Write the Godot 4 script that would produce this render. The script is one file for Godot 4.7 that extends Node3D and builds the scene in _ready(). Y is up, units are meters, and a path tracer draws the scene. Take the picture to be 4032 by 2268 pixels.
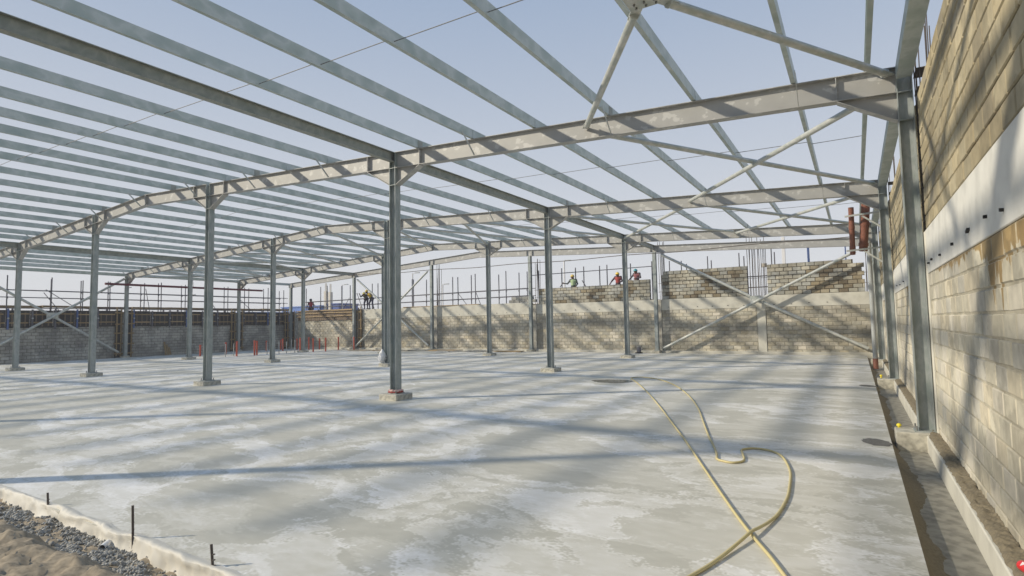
extends Node3D
# A steel shed under construction: slab, portal frames, purlins, block walls, scaffolds.

const XR := 0.79
const XA := -9.67
const XB := -17.9
const XC := -26.19
const XD := -34.27
const XE := -42.23
const Z0 := -1.95
const Z1 := -10.13
const Z2 := -18.25
const Z3 := -26.36
const Z4 := -31.2
const RIDGE := -22.04
const WALL_R := 0.92      # inner face of the right-hand wall
const WALL_B := -31.55    # inner face of the back wall
const WALL_L := -42.6     # inner face of the left-hand wall
const RAFTER := 0.40

var rng := RandomNumberGenerator.new()
var mats := {}
var unit_box: BoxMesh
var cyls := {}
var used := {}
var ORD := ["first", "second", "third", "fourth", "fifth", "sixth", "seventh", "eighth", "ninth", "tenth", "eleventh", "twelfth", "thirteenth", "fourteenth", "fifteenth", "sixteenth", "seventeenth", "eighteenth", "nineteenth", "twentieth", "twenty-first", "twenty-second", "twenty-third", "twenty-fourth", "twenty-fifth", "twenty-sixth"]

func _ready():
	setup_view()
	rng.seed = 7
	unit_box = BoxMesh.new()
	unit_box.size = Vector3.ONE
	make_materials()
	build_ground()
	build_frames()
	build_purlins()
	build_bracing()
	build_walls()
	build_formwork()
	build_scaffolds()
	build_far()
	build_small_things()
	build_people()

# ---------------------------------------------------------------- view and light
func setup_view():
	var cam := Camera3D.new()
	cam.name = "camera"
	add_child(cam)
	cam.fov = 54.93
	cam.near = 0.05
	cam.far = 3000.0
	var yaw := 0.5541
	var pit := 0.0645
	var roll := -0.0188
	var fwd := Vector3(-sin(yaw) * cos(pit), sin(pit), -cos(yaw) * cos(pit))
	var right := Vector3(cos(yaw), 0, -sin(yaw))
	var up := right.cross(fwd)
	var r2 := right * cos(roll) + up * sin(roll)
	var u2 := -right * sin(roll) + up * cos(roll)
	cam.transform = Transform3D(Basis(r2, u2, -fwd), Vector3(0, 1.785, 0))
	cam.current = true

	var env := Environment.new()
	env.background_mode = Environment.BG_SKY
	var sky := Sky.new()
	var sm := ProceduralSkyMaterial.new()
	sm.sky_top_color = Color(0.38, 0.51, 0.665)
	sm.sky_horizon_color = Color(0.835, 0.835, 0.835)
	sm.sky_curve = 0.38
	sm.ground_bottom_color = Color(0.62, 0.57, 0.48)
	sm.ground_horizon_color = Color(0.80, 0.79, 0.80)
	sm.sun_angle_max = 1.0
	sky.sky_material = sm
	env.sky = sky
	env.tonemap_mode = Environment.TONE_MAPPER_LINEAR
	env.tonemap_exposure = 1.24
	env.fog_enabled = true
	env.fog_density = 0.0018
	env.fog_light_color = Color(0.86, 0.86, 0.88)
	env.sdfgi_enabled = true
	env.ssao_enabled = true
	env.ssil_enabled = true
	var we := WorldEnvironment.new()
	we.name = "world_environment"
	we.environment = env
	add_child(we)

	var sun := DirectionalLight3D.new()
	sun.name = "sun"
	sun.light_color = Color(1.0, 0.955, 0.87)
	sun.light_energy = 1.05
	sun.light_angular_distance = 2.0
	sun.shadow_enabled = true
	add_child(sun)
	sun.look_at_from_position(Vector3.ZERO, Vector3(1.0, -0.69, -0.76), Vector3.UP)

# ---------------------------------------------------------------- helpers
func numbered(n: String) -> String:
	if not used.has(n):
		used[n] = 0
		return n
	used[n] += 1
	return "%s_%03d" % [n, used[n]]

func thing(n: String, label: String, category: String, at := Vector3.ZERO, group := "") -> Node3D:
	var o := Node3D.new()
	o.name = numbered(n)
	add_child(o, true)
	o.position = at
	tag(o, label, category, group)
	return o

func tag(o: Node, label: String, category: String, group := "", kind := ""):
	o.set_meta("label", label)
	o.set_meta("category", category)
	if group != "":
		o.set_meta("group", group)
	if kind != "":
		o.set_meta("kind", kind)

func put(parent: Node, n: String, mesh: Mesh, m: Material, xf := Transform3D.IDENTITY) -> MeshInstance3D:
	var o := MeshInstance3D.new()
	o.name = numbered(n) if parent == self else n
	o.mesh = mesh
	o.material_override = m
	parent.add_child(o, true)
	# children are given in world coordinates: take the parent's place off
	var off := Vector3.ZERO
	var p := parent
	while p != self:
		off += (p as Node3D).position
		p = p.get_parent()
	o.transform = Transform3D(xf.basis, xf.origin - off)
	return o

func box(parent: Node, n: String, c: Vector3, s: Vector3, m: Material) -> MeshInstance3D:
	return put(parent, n, unit_box, m, Transform3D(Basis.from_scale(s), c))

func basis_along(d: Vector3, up := Vector3.UP) -> Basis:
	var z := d.normalized()
	if abs(z.dot(up)) > 0.999:
		up = Vector3.RIGHT
	var x := up.cross(z).normalized()
	var y := z.cross(x)
	return Basis(x, y, z)

# a straight bar from a to b, w wide (sideways) and h high (towards up)
func bar(parent: Node, n: String, a: Vector3, b: Vector3, w: float, h: float, m: Material, up := Vector3.UP) -> MeshInstance3D:
	var bs := basis_along(b - a, up)
	return put(parent, n, unit_box, m, Transform3D(bs * Basis.from_scale(Vector3(w, h, (b - a).length())), (a + b) * 0.5))

func cyl(sides: int) -> CylinderMesh:
	if not cyls.has(sides):
		var c := CylinderMesh.new()
		c.top_radius = 1.0
		c.bottom_radius = 1.0
		c.height = 1.0
		c.radial_segments = sides
		c.rings = 1
		cyls[sides] = c
	return cyls[sides]

func tube(parent: Node, n: String, a: Vector3, b: Vector3, r: float, m: Material, sides := 12) -> MeshInstance3D:
	var bs := basis_along(b - a)
	var rot := Basis(bs.x, bs.z, -bs.y)
	return put(parent, n, cyl(sides), m, Transform3D(rot * Basis.from_scale(Vector3(r, (b - a).length(), r)), (a + b) * 0.5))

func st_new() -> SurfaceTool:
	var st := SurfaceTool.new()
	st.begin(Mesh.PRIMITIVE_TRIANGLES)
	return st

func quad(st: SurfaceTool, a: Vector3, b: Vector3, c: Vector3, d: Vector3):
	for p in [a, b, c, a, c, d]:
		st.add_vertex(p)

# box into a SurfaceTool (flat faces)
func st_box(st: SurfaceTool, c: Vector3, s: Vector3, bs := Basis.IDENTITY):
	st.set_smooth_group(-1)
	var h := s * 0.5
	var v := []
	for i in 8:
		v.append(c + bs * Vector3(h.x if i & 1 else -h.x, h.y if i & 2 else -h.y, h.z if i & 4 else -h.z))
	for f in [[0, 2, 3, 1], [4, 5, 7, 6], [0, 4, 6, 2], [1, 3, 7, 5], [2, 6, 7, 3], [0, 1, 5, 4]]:
		quad(st, v[f[3]], v[f[2]], v[f[1]], v[f[0]])

func st_done(st: SurfaceTool) -> ArrayMesh:
	st.generate_normals()
	return st.commit()

# extruded convex or star-shaped flat polygon: pts in order, offset to both sides of the plane by half t along nrm
func plate(parent: Node, n: String, pts: Array, nrm: Vector3, t: float, m: Material) -> MeshInstance3D:
	var st := st_new()
	st.set_smooth_group(-1)
	var o := nrm.normalized() * t * 0.5
	var k := pts.size()
	for i in range(1, k - 1):
		for p in [pts[0] + o, pts[i + 1] + o, pts[i] + o]: st.add_vertex(p)
		for p in [pts[0] - o, pts[i] - o, pts[i + 1] - o]: st.add_vertex(p)
	for i in k:
		var a: Vector3 = pts[i]
		var b: Vector3 = pts[(i + 1) % k]
		quad(st, a - o, a + o, b + o, b - o)
	return put(parent, n, st_done(st), m)

# swept round tube through points
func sweep(pts: PackedVector3Array, r: float, sides: int) -> ArrayMesh:
	var st := st_new()
	st.set_smooth_group(0)
	var rings := []
	for i in pts.size():
		var d: Vector3 = pts[min(i + 1, pts.size() - 1)] - pts[max(i - 1, 0)]
		var bs := basis_along(d)
		var ring := []
		for k in sides:
			var a := TAU * k / sides
			ring.append(pts[i] + (bs.x * cos(a) + bs.y * sin(a)) * r)
		rings.append(ring)
	for i in rings.size() - 1:
		for k in sides:
			var k2 := (k + 1) % sides
			quad(st, rings[i][k], rings[i + 1][k], rings[i + 1][k2], rings[i][k2])
	for e in [0, rings.size() - 1]:
		for k in range(1, sides - 1):
			st.add_vertex(rings[e][0])
			st.add_vertex(rings[e][k + 1] if e == 0 else rings[e][k])
			st.add_vertex(rings[e][k] if e == 0 else rings[e][k + 1])
	return st_done(st)

func smooth_path(p: Array, per: int) -> PackedVector3Array:
	var out := PackedVector3Array()
	for i in p.size() - 1:
		var a: Vector3 = p[max(i - 1, 0)]
		var b: Vector3 = p[i]
		var c: Vector3 = p[i + 1]
		var d: Vector3 = p[min(i + 2, p.size() - 1)]
		for k in per:
			out.append(b.cubic_interpolate(c, a, d, float(k) / per))
	out.append(p[p.size() - 1])
	return out

func roof(x: float) -> float:
	return 6.79 - 0.0537 * abs(x - RIDGE)

# ---------------------------------------------------------------- materials
func col(r: float, g: float, b: float) -> Color:
	return Color(r, g, b).linear_to_srgb()

func noise_of(freq: float, sd: int, oct := 4, kind := FastNoiseLite.TYPE_SIMPLEX_SMOOTH) -> FastNoiseLite:
	var n := FastNoiseLite.new()
	n.noise_type = kind
	n.frequency = freq
	n.seed = sd
	n.fractal_octaves = oct
	return n

func tex_of(im: Image) -> ImageTexture:
	im.generate_mipmaps()
	return ImageTexture.create_from_image(im)

# a seamless grey noise picture mapped through a ramp of [at, Color]
func ramp_tex(size: int, freq: float, sd: int, stops: Array, oct := 4) -> ImageTexture:
	var src := noise_of(freq, sd, oct).get_seamless_image(size, size)
	src.convert(Image.FORMAT_L8)
	var d := src.get_data()
	var g := Gradient.new()
	var offs := PackedFloat32Array()
	var cols := PackedColorArray()
	for s in stops:
		offs.append(s[0])
		cols.append(s[1])
	g.offsets = offs
	g.colors = cols
	var lut := []
	for i in 256:
		lut.append(g.sample(i / 255.0))
	var out := PackedByteArray()
	out.resize(size * size * 3)
	for i in size * size:
		var c: Color = lut[d[i]]
		out[i * 3] = int(c.r * 255)
		out[i * 3 + 1] = int(c.g * 255)
		out[i * 3 + 2] = int(c.b * 255)
	return tex_of(Image.create_from_data(size, size, false, Image.FORMAT_RGB8, out))

func mat(n: String, c: Color, rough: float, metal := 0.0, tex: Texture2D = null, scale := Vector3.ONE, sharp := 4.0) -> StandardMaterial3D:
	var m := StandardMaterial3D.new()
	m.resource_name = n
	m.albedo_color = c
	m.roughness = rough
	m.metallic = metal
	if tex:
		m.albedo_texture = tex
		m.uv1_triplanar = true
		m.uv1_world_triplanar = true
		m.uv1_scale = scale
		m.uv1_triplanar_sharpness = sharp
	mats[n] = m
	return m

func grey(v: float) -> Color:
	return Color(v, v, v)

func make_materials():
	var mottle := ramp_tex(512, 0.012, 3, [[0.0, Color(0.82, 0.86, 0.86)], [0.38, Color(0.90, 0.92, 0.91)], [0.5, Color(0.94, 0.95, 0.95)], [0.58, Color(1, 1, 1)], [0.8, Color(0.92, 0.94, 0.93)], [1.0, Color(0.85, 0.87, 0.86)]], 5)
	var primer := ramp_tex(512, 0.012, 11, [[0.0, grey(0.82)], [0.5, grey(0.85)], [0.725, grey(0.86)], [0.745, grey(0.96)], [1.0, grey(0.98)]], 4)
	var blotch := ramp_tex(512, 0.010, 21, [[0.0, grey(0.70)], [0.4, grey(0.86)], [0.6, grey(0.95)], [1.0, grey(1.0)]], 6)
	var faint := ramp_tex(512, 0.010, 25, [[0.0, grey(0.88)], [0.4, grey(0.94)], [0.6, grey(0.97)], [1.0, grey(1.0)]], 6)
	var fine := ramp_tex(512, 0.045, 31, [[0.0, grey(0.72)], [0.5, grey(0.90)], [1.0, grey(1.0)]], 5)
	var wood := ramp_tex(256, 0.03, 41, [[0.0, Color(0.62, 0.55, 0.46)], [0.5, Color(0.85, 0.8, 0.72)], [1.0, Color(1, 1, 1)]], 4)
	mats["fine_tex"] = fine
	mats["blotch_tex"] = blotch
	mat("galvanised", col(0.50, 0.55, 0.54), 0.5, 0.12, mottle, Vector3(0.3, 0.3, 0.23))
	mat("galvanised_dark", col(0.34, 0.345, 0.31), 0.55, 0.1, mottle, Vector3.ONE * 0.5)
	mat("rafter_paint", col(0.52, 0.515, 0.49), 0.55, 0.1, primer, Vector3(0.33, 0.42, 0.33))
	mat("column_steel", col(0.35, 0.375, 0.37), 0.45, 0.15, mottle, Vector3(0.8, 0.35, 0.8))
	mat("tube_steel", col(0.55, 0.55, 0.52), 0.45, 0.15, mottle, Vector3.ONE * 0.4)
	mat("bolt", col(0.25, 0.25, 0.24), 0.5, 0.6)
	mat("rod", col(0.2, 0.2, 0.2), 0.6, 0.4)
	mat("rebar", col(0.12, 0.10, 0.085), 0.8, 0.2)
	mat("scaffold_tube", col(0.13, 0.13, 0.15), 0.6, 0.3)
	mat("scaffold_blue", col(0.08, 0.13, 0.30), 0.6, 0.2)
	mat("concrete", col(0.50, 0.48, 0.42), 0.85, 0.0, blotch, Vector3.ONE * 0.7)
	mat("concrete_band", col(0.62, 0.60, 0.52), 0.85, 0.0, faint, Vector3.ONE * 0.3)
	mat("concrete_white", col(0.70, 0.69, 0.64), 0.85, 0.0, faint, Vector3.ONE * 0.4)
	mat("pedestal", col(0.56, 0.535, 0.45), 0.9, 0.0, blotch, Vector3.ONE * 1.3)
	mat("soil", col(0.25, 0.21, 0.14), 0.95, 0.0, fine, Vector3.ONE * 1.6)
	mat("sand", col(0.42, 0.345, 0.245), 0.95, 0.0, fine, Vector3.ONE * 0.9)
	mat("stone", col(0.24, 0.235, 0.215), 0.9, 0.0, fine, Vector3.ONE * 3.0)
	mat("far_ground", col(0.42, 0.36, 0.27), 0.95, 0.0, blotch, Vector3.ONE * 0.05)
	mat("timber", col(0.40, 0.33, 0.21), 0.85, 0.0, wood, Vector3(2, 2, 2))
	mat("timber_pale", col(0.58, 0.48, 0.33), 0.85, 0.0, wood, Vector3(2, 2, 2))
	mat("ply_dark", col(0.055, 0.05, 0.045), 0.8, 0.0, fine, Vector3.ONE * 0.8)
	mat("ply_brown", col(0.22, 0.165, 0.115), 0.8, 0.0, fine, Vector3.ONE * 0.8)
	mat("orange_pipe", col(0.50, 0.09, 0.045), 0.45)
	mat("rust_pipe", col(0.27, 0.105, 0.07), 0.5, 0.0, mottle, Vector3.ONE * 2.0)
	mat("maroon_pipe", col(0.13, 0.02, 0.025), 0.5)
	mat("grey_pvc", col(0.36, 0.38, 0.38), 0.4)
	mat("hose", col(0.56, 0.48, 0.24), 0.5)
	mat("poly", col(0.64, 0.61, 0.54), 0.65)
	mat("white_bag", col(0.75, 0.75, 0.75), 0.6)
	mat("yellow_cap", col(0.75, 0.62, 0.02), 0.4)
	mat("red_can", col(0.62, 0.025, 0.03), 0.35)
	mat("can_metal", col(0.5, 0.5, 0.5), 0.3, 0.8)
	mat("white_print", col(0.75, 0.66, 0.64), 0.5)
	mat("rag", col(0.35, 0.07, 0.06), 0.9)
	mat("pale_rag", col(0.6, 0.42, 0.38), 0.9)
	mat("black", col(0.015, 0.015, 0.015), 0.8)
	mat("blue_sheet", col(0.10, 0.20, 0.52), 0.5)
	mat("blue_dark", col(0.04, 0.08, 0.28), 0.5)
	mat("far_white", col(0.72, 0.71, 0.70), 0.8)
	mat("far_beige", col(0.60, 0.56, 0.48), 0.9)
	mat("damp", col(0.34, 0.32, 0.265), 0.6, 0.0, blotch, Vector3.ONE * 1.1)
	mat("puddle", col(0.20, 0.20, 0.18), 0.04)
	mat("mortar_dark", col(0.20, 0.175, 0.13), 0.95, 0.0, fine, Vector3.ONE * 1.5)
	mat("mortar_grey", col(0.22, 0.215, 0.20), 0.95, 0.0, fine, Vector3.ONE * 1.5)
	make_floor_materials()
	make_wall_materials()

# the slab: dried laitance in cloudy sheets with pale rims, on olive-grey concrete
func floor_tex(px: float, x0: float, z0: float, w: int, h: int) -> ImageTexture:
	var layers := []
	for p in [[0.24, 5, 5, true, 1.3, 1.4], [0.8, 9, 4, true, 0.8, 2.6], [6.0, 13, 4, false, 0.0, 2.0], [0.10, 17, 3, false, 0.0, 1.0]]:
		var n := noise_of(p[0] * px, p[1], p[2])
		n.offset = Vector3(x0 / px / p[5], z0 / px, 0)
		if p[3]:
			n.domain_warp_enabled = true
			n.domain_warp_type = FastNoiseLite.DOMAIN_WARP_SIMPLEX
			n.domain_warp_amplitude = p[4] / px
			n.domain_warp_frequency = 0.55 * px
			n.domain_warp_fractal_octaves = 5
			n.domain_warp_fractal_gain = 0.6
		var im := n.get_image(int(w / p[5]) + 1, h, false, false, false)
		im.resize(w, h, Image.INTERPOLATE_CUBIC)
		im.convert(Image.FORMAT_L8)
		layers.append(im.get_data())
	var ta := PackedInt32Array()
	var tb := PackedInt32Array()
	var tc := PackedInt32Array()
	var td := PackedInt32Array()
	for i in 256:
		var f := i / 255.0
		# sheets with edges and pale rims
		var a := 60.0
		a += 70.0 * smoothstep(0.438, 0.446, f)
		a += 52.0 * smoothstep(0.434, 0.440, f) * (1.0 - smoothstep(0.443, 0.470, f))
		a -= 66.0 * smoothstep(0.505, 0.511, f)
		a += 78.0 * smoothstep(0.560, 0.566, f)
		a += 44.0 * smoothstep(0.556, 0.562, f) * (1.0 - smoothstep(0.566, 0.590, f))
		a -= 66.0 * smoothstep(0.655, 0.662, f)
		a += 50.0 * smoothstep(0.640, 0.655, f) * (1.0 - smoothstep(0.656, 0.662, f))
		ta.append(int(a))
		var b := 46.0 * smoothstep(0.51, 0.518, f) - 16.0 * smoothstep(0.30, 0.36, f) + 34.0 * smoothstep(0.60, 0.61, f) * (1.0 - smoothstep(0.63, 0.65, f))
		tb.append(int(b))
		tc.append(int((f - 0.5) * 70.0))
		td.append(int((f - 0.5) * 90.0))
	var lr := PackedByteArray()
	var lg := PackedByteArray()
	var lb := PackedByteArray()
	var dark := Color(0.43, 0.415, 0.345)
	var mid := Color(0.60, 0.578, 0.50)
	var pale := Color(0.88, 0.865, 0.835)
	for i in 256:
		var f := i / 255.0
		var c: Color = dark.lerp(mid, f / 0.45) if f < 0.45 else mid.lerp(pale, (f - 0.45) / 0.55)
		c = c.linear_to_srgb()
		lr.append(int(c.r * 255))
		lg.append(int(c.g * 255))
		lb.append(int(c.b * 255))
	var out := PackedByteArray()
	out.resize(w * h * 3)
	var la: PackedByteArray = layers[0]
	var lbb: PackedByteArray = layers[1]
	var lc: PackedByteArray = layers[2]
	var ld: PackedByteArray = layers[3]
	var k := 0
	for i in w * h:
		var v := ta[la[i]] + tb[lbb[i]] + tc[lc[i]] + td[ld[i]] + 18
		if v < 0: v = 0
		elif v > 255: v = 255
		out[k] = lr[v]
		out[k + 1] = lg[v]
		out[k + 2] = lb[v]
		k += 3
	return tex_of(Image.create_from_data(w, h, false, Image.FORMAT_RGB8, out))

func make_floor_materials():
	# near tile: x -16.2 to 0.6, far tile: x -43.4 to -16.2; both z -31.2 to -2.2
	var px := 0.0145
	var w := int(16.8 / px)
	var h := 2000
	var rough_tex := ramp_tex(512, 0.006, 77, [[0.0, grey(0.42)], [0.35, grey(0.52)], [0.5, grey(0.66)], [1.0, grey(0.8)]], 4)
	var m := mat("slab_near", Color.WHITE, 1.0, 0.0, floor_tex(px, -16.2, -31.2, w, h), Vector3(1.0 / 16.8, 1, 1.0 / 29.0), 8.0)
	m.uv1_offset = Vector3(16.2 / 16.8, 0, 31.2 / 29.0)
	m.roughness = 0.55
	var m2 := mat("slab_far", Color.WHITE, 1.0, 0.0, floor_tex(px * 2, -43.4, -31.2, int(27.2 / px / 2), 1000), Vector3(1.0 / 27.2, 1, 1.0 / 29.0), 8.0)
	m2.uv1_offset = Vector3(43.4 / 27.2, 0, 31.2 / 29.0)
	m2.roughness = 0.55
	mats["rough_tex"] = rough_tex

# one picture for a whole wall: smears of mortar and slurry, streaks, and stains where the wall has them
func wall_tex(w: int, h: int, px: float, sd: int, stain: bool) -> ImageTexture:
	var n1 := noise_of(0.55 * px, sd, 5)
	n1.domain_warp_enabled = true
	n1.domain_warp_amplitude = 0.5 / px
	n1.domain_warp_frequency = 0.7 * px
	var n2 := noise_of(6.0 * px, sd + 1, 4)
	var a := n1.get_seamless_image(w, h, false, false, 0.1, true)
	a.convert(Image.FORMAT_L8)
	var b := n2.get_seamless_image(w, h, false, false, 0.1, true)
	b.convert(Image.FORMAT_L8)
	var da := a.get_data()
	var db := b.get_data()
	var ta := PackedInt32Array()
	for i in 256:
		var f := i / 255.0
		ta.append(int(212 + 8 * f + 30 * smoothstep(0.56, 0.62, f) - 22 * smoothstep(0.36, 0.30, f)))
	var out := PackedByteArray()
	out.resize(w * h * 3)
	for i in w * h:
		var v: int = clampi(ta[da[i]] + (db[i] - 128) / 7, 0, 255)
		out[i * 3] = v
		out[i * 3 + 1] = v
		out[i * 3 + 2] = v
	if stain:
		# brown run-off under the ring beam: ragged drips
		var n := noise_of(1.0, 5, 4)
		for u in w:
			var z := -u * px
			for rep in [0.0, -8.2]:
				var zz: float = z - rep
				var deep := 0.0
				deep += 0.44 * exp(-pow((zz + 5.55) / 0.42, 2.0)) + 0.20 * exp(-pow((zz + 4.7) / 0.9, 2.0)) + 0.14 * exp(-pow((zz + 7.6) / 1.4, 2.0))
				if rep != 0.0: deep *= 0.35
				deep *= 0.55 + 1.1 * absf(n.get_noise_1d(zz * 2.3)) + 0.5 * n.get_noise_1d(zz * 9.0)
				if deep < 0.02: continue
				var top := int(h - 2.42 / px)
				for k in int(deep / px):
					var y := top + k
					if y < 0 or y >= h: continue
					var j := (y * w + u) * 3
					out[j] = int(out[j] * 0.80)
					out[j + 1] = int(out[j + 1] * 0.71)
					out[j + 2] = int(out[j + 2] * 0.55)
	return tex_of(Image.create_from_data(w, h, false, Image.FORMAT_RGB8, out))

func make_wall_materials():
	var pr := 0.008
	var right := wall_tex(2048, 700, pr, 101, true)
	var sr := Vector3(1.0 / 16.384, 1.0 / 5.6, 1.0 / 16.384)
	var pb := 0.0215
	var back := wall_tex(2048, 256, pb, 131, false)
	var sb := Vector3(1.0 / 44.03, 1.0 / 5.504, 1.0 / 44.03)
	var i := 0
	for c in [[0.64, 0.585, 0.455], [0.60, 0.56, 0.45], [0.68, 0.63, 0.52], [0.56, 0.53, 0.45], [0.62, 0.555, 0.42], [0.66, 0.61, 0.48]]:
		mat("right_low_%d" % i, col(c[0], c[1], c[2]), 0.9, 0.0, right, sr)
		i += 1
	i = 0
	for c in [[0.49, 0.415, 0.265], [0.45, 0.39, 0.26], [0.52, 0.45, 0.30], [0.40, 0.345, 0.235], [0.47, 0.395, 0.25], [0.38, 0.335, 0.245]]:
		mat("right_high_%d" % i, col(c[0], c[1], c[2]), 0.9, 0.0, right, sr)
		i += 1
	i = 0
	for c in [[0.60, 0.55, 0.43], [0.54, 0.51, 0.42], [0.66, 0.61, 0.50], [0.48, 0.46, 0.39], [0.57, 0.51, 0.38], [0.70, 0.64, 0.53]]:
		mat("back_low_%d" % i, col(c[0], c[1], c[2]), 0.9, 0.0, back, sb)
		i += 1
	i = 0
	for c in [[0.55, 0.51, 0.41], [0.50, 0.475, 0.39], [0.44, 0.435, 0.39], [0.32, 0.265, 0.175], [0.25, 0.205, 0.14], [0.40, 0.345, 0.245]]:
		mat("back_high_%d" % i, col(c[0], c[1], c[2]), 0.9, 0.0, back, sb)
		i += 1
	i = 0
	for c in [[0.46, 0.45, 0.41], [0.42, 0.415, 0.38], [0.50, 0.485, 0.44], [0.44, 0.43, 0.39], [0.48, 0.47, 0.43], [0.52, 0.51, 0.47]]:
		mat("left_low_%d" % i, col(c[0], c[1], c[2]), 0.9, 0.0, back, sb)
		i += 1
	mat("joint_right_low", col(0.50, 0.46, 0.36), 0.95, 0.0, right, sr)
	mat("joint_right_high", col(0.26, 0.21, 0.13), 0.95, 0.0, right, sr)
	mat("joint_back_low", col(0.45, 0.42, 0.34), 0.95, 0.0, back, sb)
	mat("joint_back_high", col(0.13, 0.105, 0.07), 0.95, 0.0, back, sb)
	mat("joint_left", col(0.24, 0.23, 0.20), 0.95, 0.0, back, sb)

# ---------------------------------------------------------------- ground and slab
func structure(n: String, mesh: Mesh, m: Material, xf: Transform3D, label: String, category: String) -> MeshInstance3D:
	var o := put(self, n, mesh, m, xf)
	tag(o, label, category, "", "structure")
	return o

func sbox(n: String, lo: Vector3, hi: Vector3, m: Material, label: String, category: String) -> MeshInstance3D:
	return structure(n, unit_box, m, Transform3D(Basis.from_scale(hi - lo), (lo + hi) * 0.5), label, category)

func build_ground():
	var pm := PlaneMesh.new()
	pm.size = Vector2(2400, 2400)
	structure("ground", pm, mats.far_ground, Transform3D(Basis.IDENTITY, Vector3(0, -0.42, 0)), "flat sandy ground reaching out to the horizon", "ground")
	sbox("slab", Vector3(-16.2, -0.2, -30.75), Vector3(0.34, 0.0, -2.42), mats.slab_near, "wide pale concrete floor slab with cloudy white patches", "floor")
	sbox("slab", Vector3(-42.4, -0.2, -30.75), Vector3(-16.2, 0.0, -2.42), mats.slab_far, "far left stretch of the pale concrete floor slab", "floor")
	# the sunken strip along the two walls
	sbox("trench", Vector3(0.34, -0.4, -31.0), Vector3(0.80, -0.15, -2.0), mats.damp, "sunken damp strip between floor slab and right wall", "trench")
	sbox("trench", Vector3(-42.4, -0.4, -31.5), Vector3(0.34, -0.15, -30.75), mats.concrete, "narrow dark gap between floor slab and back wall", "trench")
	# soil lying in the right-hand strip: a ragged brown margin beside the slab edge
	var st := st_new()
	st.set_smooth_group(0)
	var nz := noise_of(0.9, 4, 4)
	var nx := 8
	var nzz := 900
	var P := func(i: int, j: int) -> Vector3:
		var z := lerpf(-30.9, -2.2, float(j) / nzz)
		var wd := 0.20 + 0.20 * nz.get_noise_1d(z * 0.55) + 0.025 * nz.get_noise_1d(z * 3.1)
		var x: float = 0.335 + wd * i / nx
		var t := float(i) / nx
		return Vector3(x, -0.155 + 0.125 * (1 - t) * (1 - t) + 0.018 * nz.get_noise_2d(x * 14.0, z * 9.0) * t - 0.01 * t, z)
	for j in nzz:
		for i in nx:
			quad(st, P.call(i, j), P.call(i + 1, j), P.call(i + 1, j + 1), P.call(i, j + 1))
	structure("soil_margin", st_done(st), mats.soil, Transform3D.IDENTITY, "brown soil lying along the slab edge by the right wall", "soil")
	# front: gravel bed, soil heap, membrane
	var st2 := st_new()
	st2.set_smooth_group(0)
	var h2 := noise_of(1.6, 8, 5)
	var G := func(i: int, j: int) -> Vector3:
		var x: float = lerpf(-11.0, 1.0, i / 300.0)
		var z: float = lerpf(-2.46, 1.0, j / 120.0)
		return Vector3(x, heap(x, z, h2), z)
	for j in 120:
		for i in 300:
			quad(st2, G.call(i, j), G.call(i + 1, j), G.call(i + 1, j + 1), G.call(i, j + 1))
	structure("soil_heap", st_done(st2), mats.sand, Transform3D.IDENTITY, "brown sandy soil heap in the near left corner", "soil")
	var ms := SphereMesh.new()
	ms.radius = 0.5
	ms.height = 1.0
	ms.radial_segments = 7
	ms.rings = 4
	var arr := ms.get_mesh_arrays()
	var vs: PackedVector3Array = arr[Mesh.ARRAY_VERTEX]
	var ns := noise_of(0.9, 3, 2)
	for i in vs.size():
		vs[i] *= 1.0 + 0.45 * ns.get_noise_3dv(vs[i] * 2.2)
	arr[Mesh.ARRAY_VERTEX] = vs
	var am := ArrayMesh.new()
	am.add_surface_from_arrays(Mesh.PRIMITIVE_TRIANGLES, arr)
	var spots := []
	for k in 16000:
		var x := rng.randf_range(-10.5, -3.6)
		var z := rng.randf_range(-2.44, -1.75)
		var cover := h2.get_noise_2d(x * 0.9 + 50.0, z * 1.4)
		if heap(x, z, h2) > -0.045 or cover > 0.08:
			if rng.randf() > 0.10: continue
		spots.append(Vector3(x, heap(x, z, h2) + 0.004, z))
	var mm := MultiMesh.new()
	mm.transform_format = MultiMesh.TRANSFORM_3D
	mm.use_colors = true
	mm.mesh = am
	mm.instance_count = spots.size()
	for k in spots.size():
		var s := rng.randf_range(0.014, 0.040)
		if rng.randf() < 0.03: s *= 1.7
		var b := Basis.from_euler(Vector3(rng.randf() * TAU, rng.randf() * TAU, rng.randf() * TAU)) * Basis.from_scale(Vector3(s, s * rng.randf_range(0.5, 0.8), s * rng.randf_range(0.6, 1.0)))
		mm.set_instance_transform(k, Transform3D(b, spots[k]))
		var t := rng.randf_range(0.6, 1.35)
		mm.set_instance_color(k, Color(0.36 * t, 0.35 * t, 0.32 * t))
	var gm := MultiMeshInstance3D.new()
	gm.name = "gravel"
	gm.multimesh = mm
	var sm := StandardMaterial3D.new()
	sm.vertex_color_use_as_albedo = true
	sm.roughness = 0.9
	gm.material_override = sm
	add_child(gm)
	tag(gm, "grey crushed gravel below the white membrane, lower left", "gravel", "", "stuff")
	# membrane over the slab edge
	var st3 := st_new()
	st3.set_smooth_group(0)
	var wv := noise_of(0.9, 12, 3)
	var prof := [[-2.49, 0.010], [-2.465, 0.02], [-2.44, 0.04], [-2.415, 0.035], [-2.405, 0.005], [-2.40, -0.03], [-2.395, -0.075], [-2.37, -0.13]]
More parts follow.
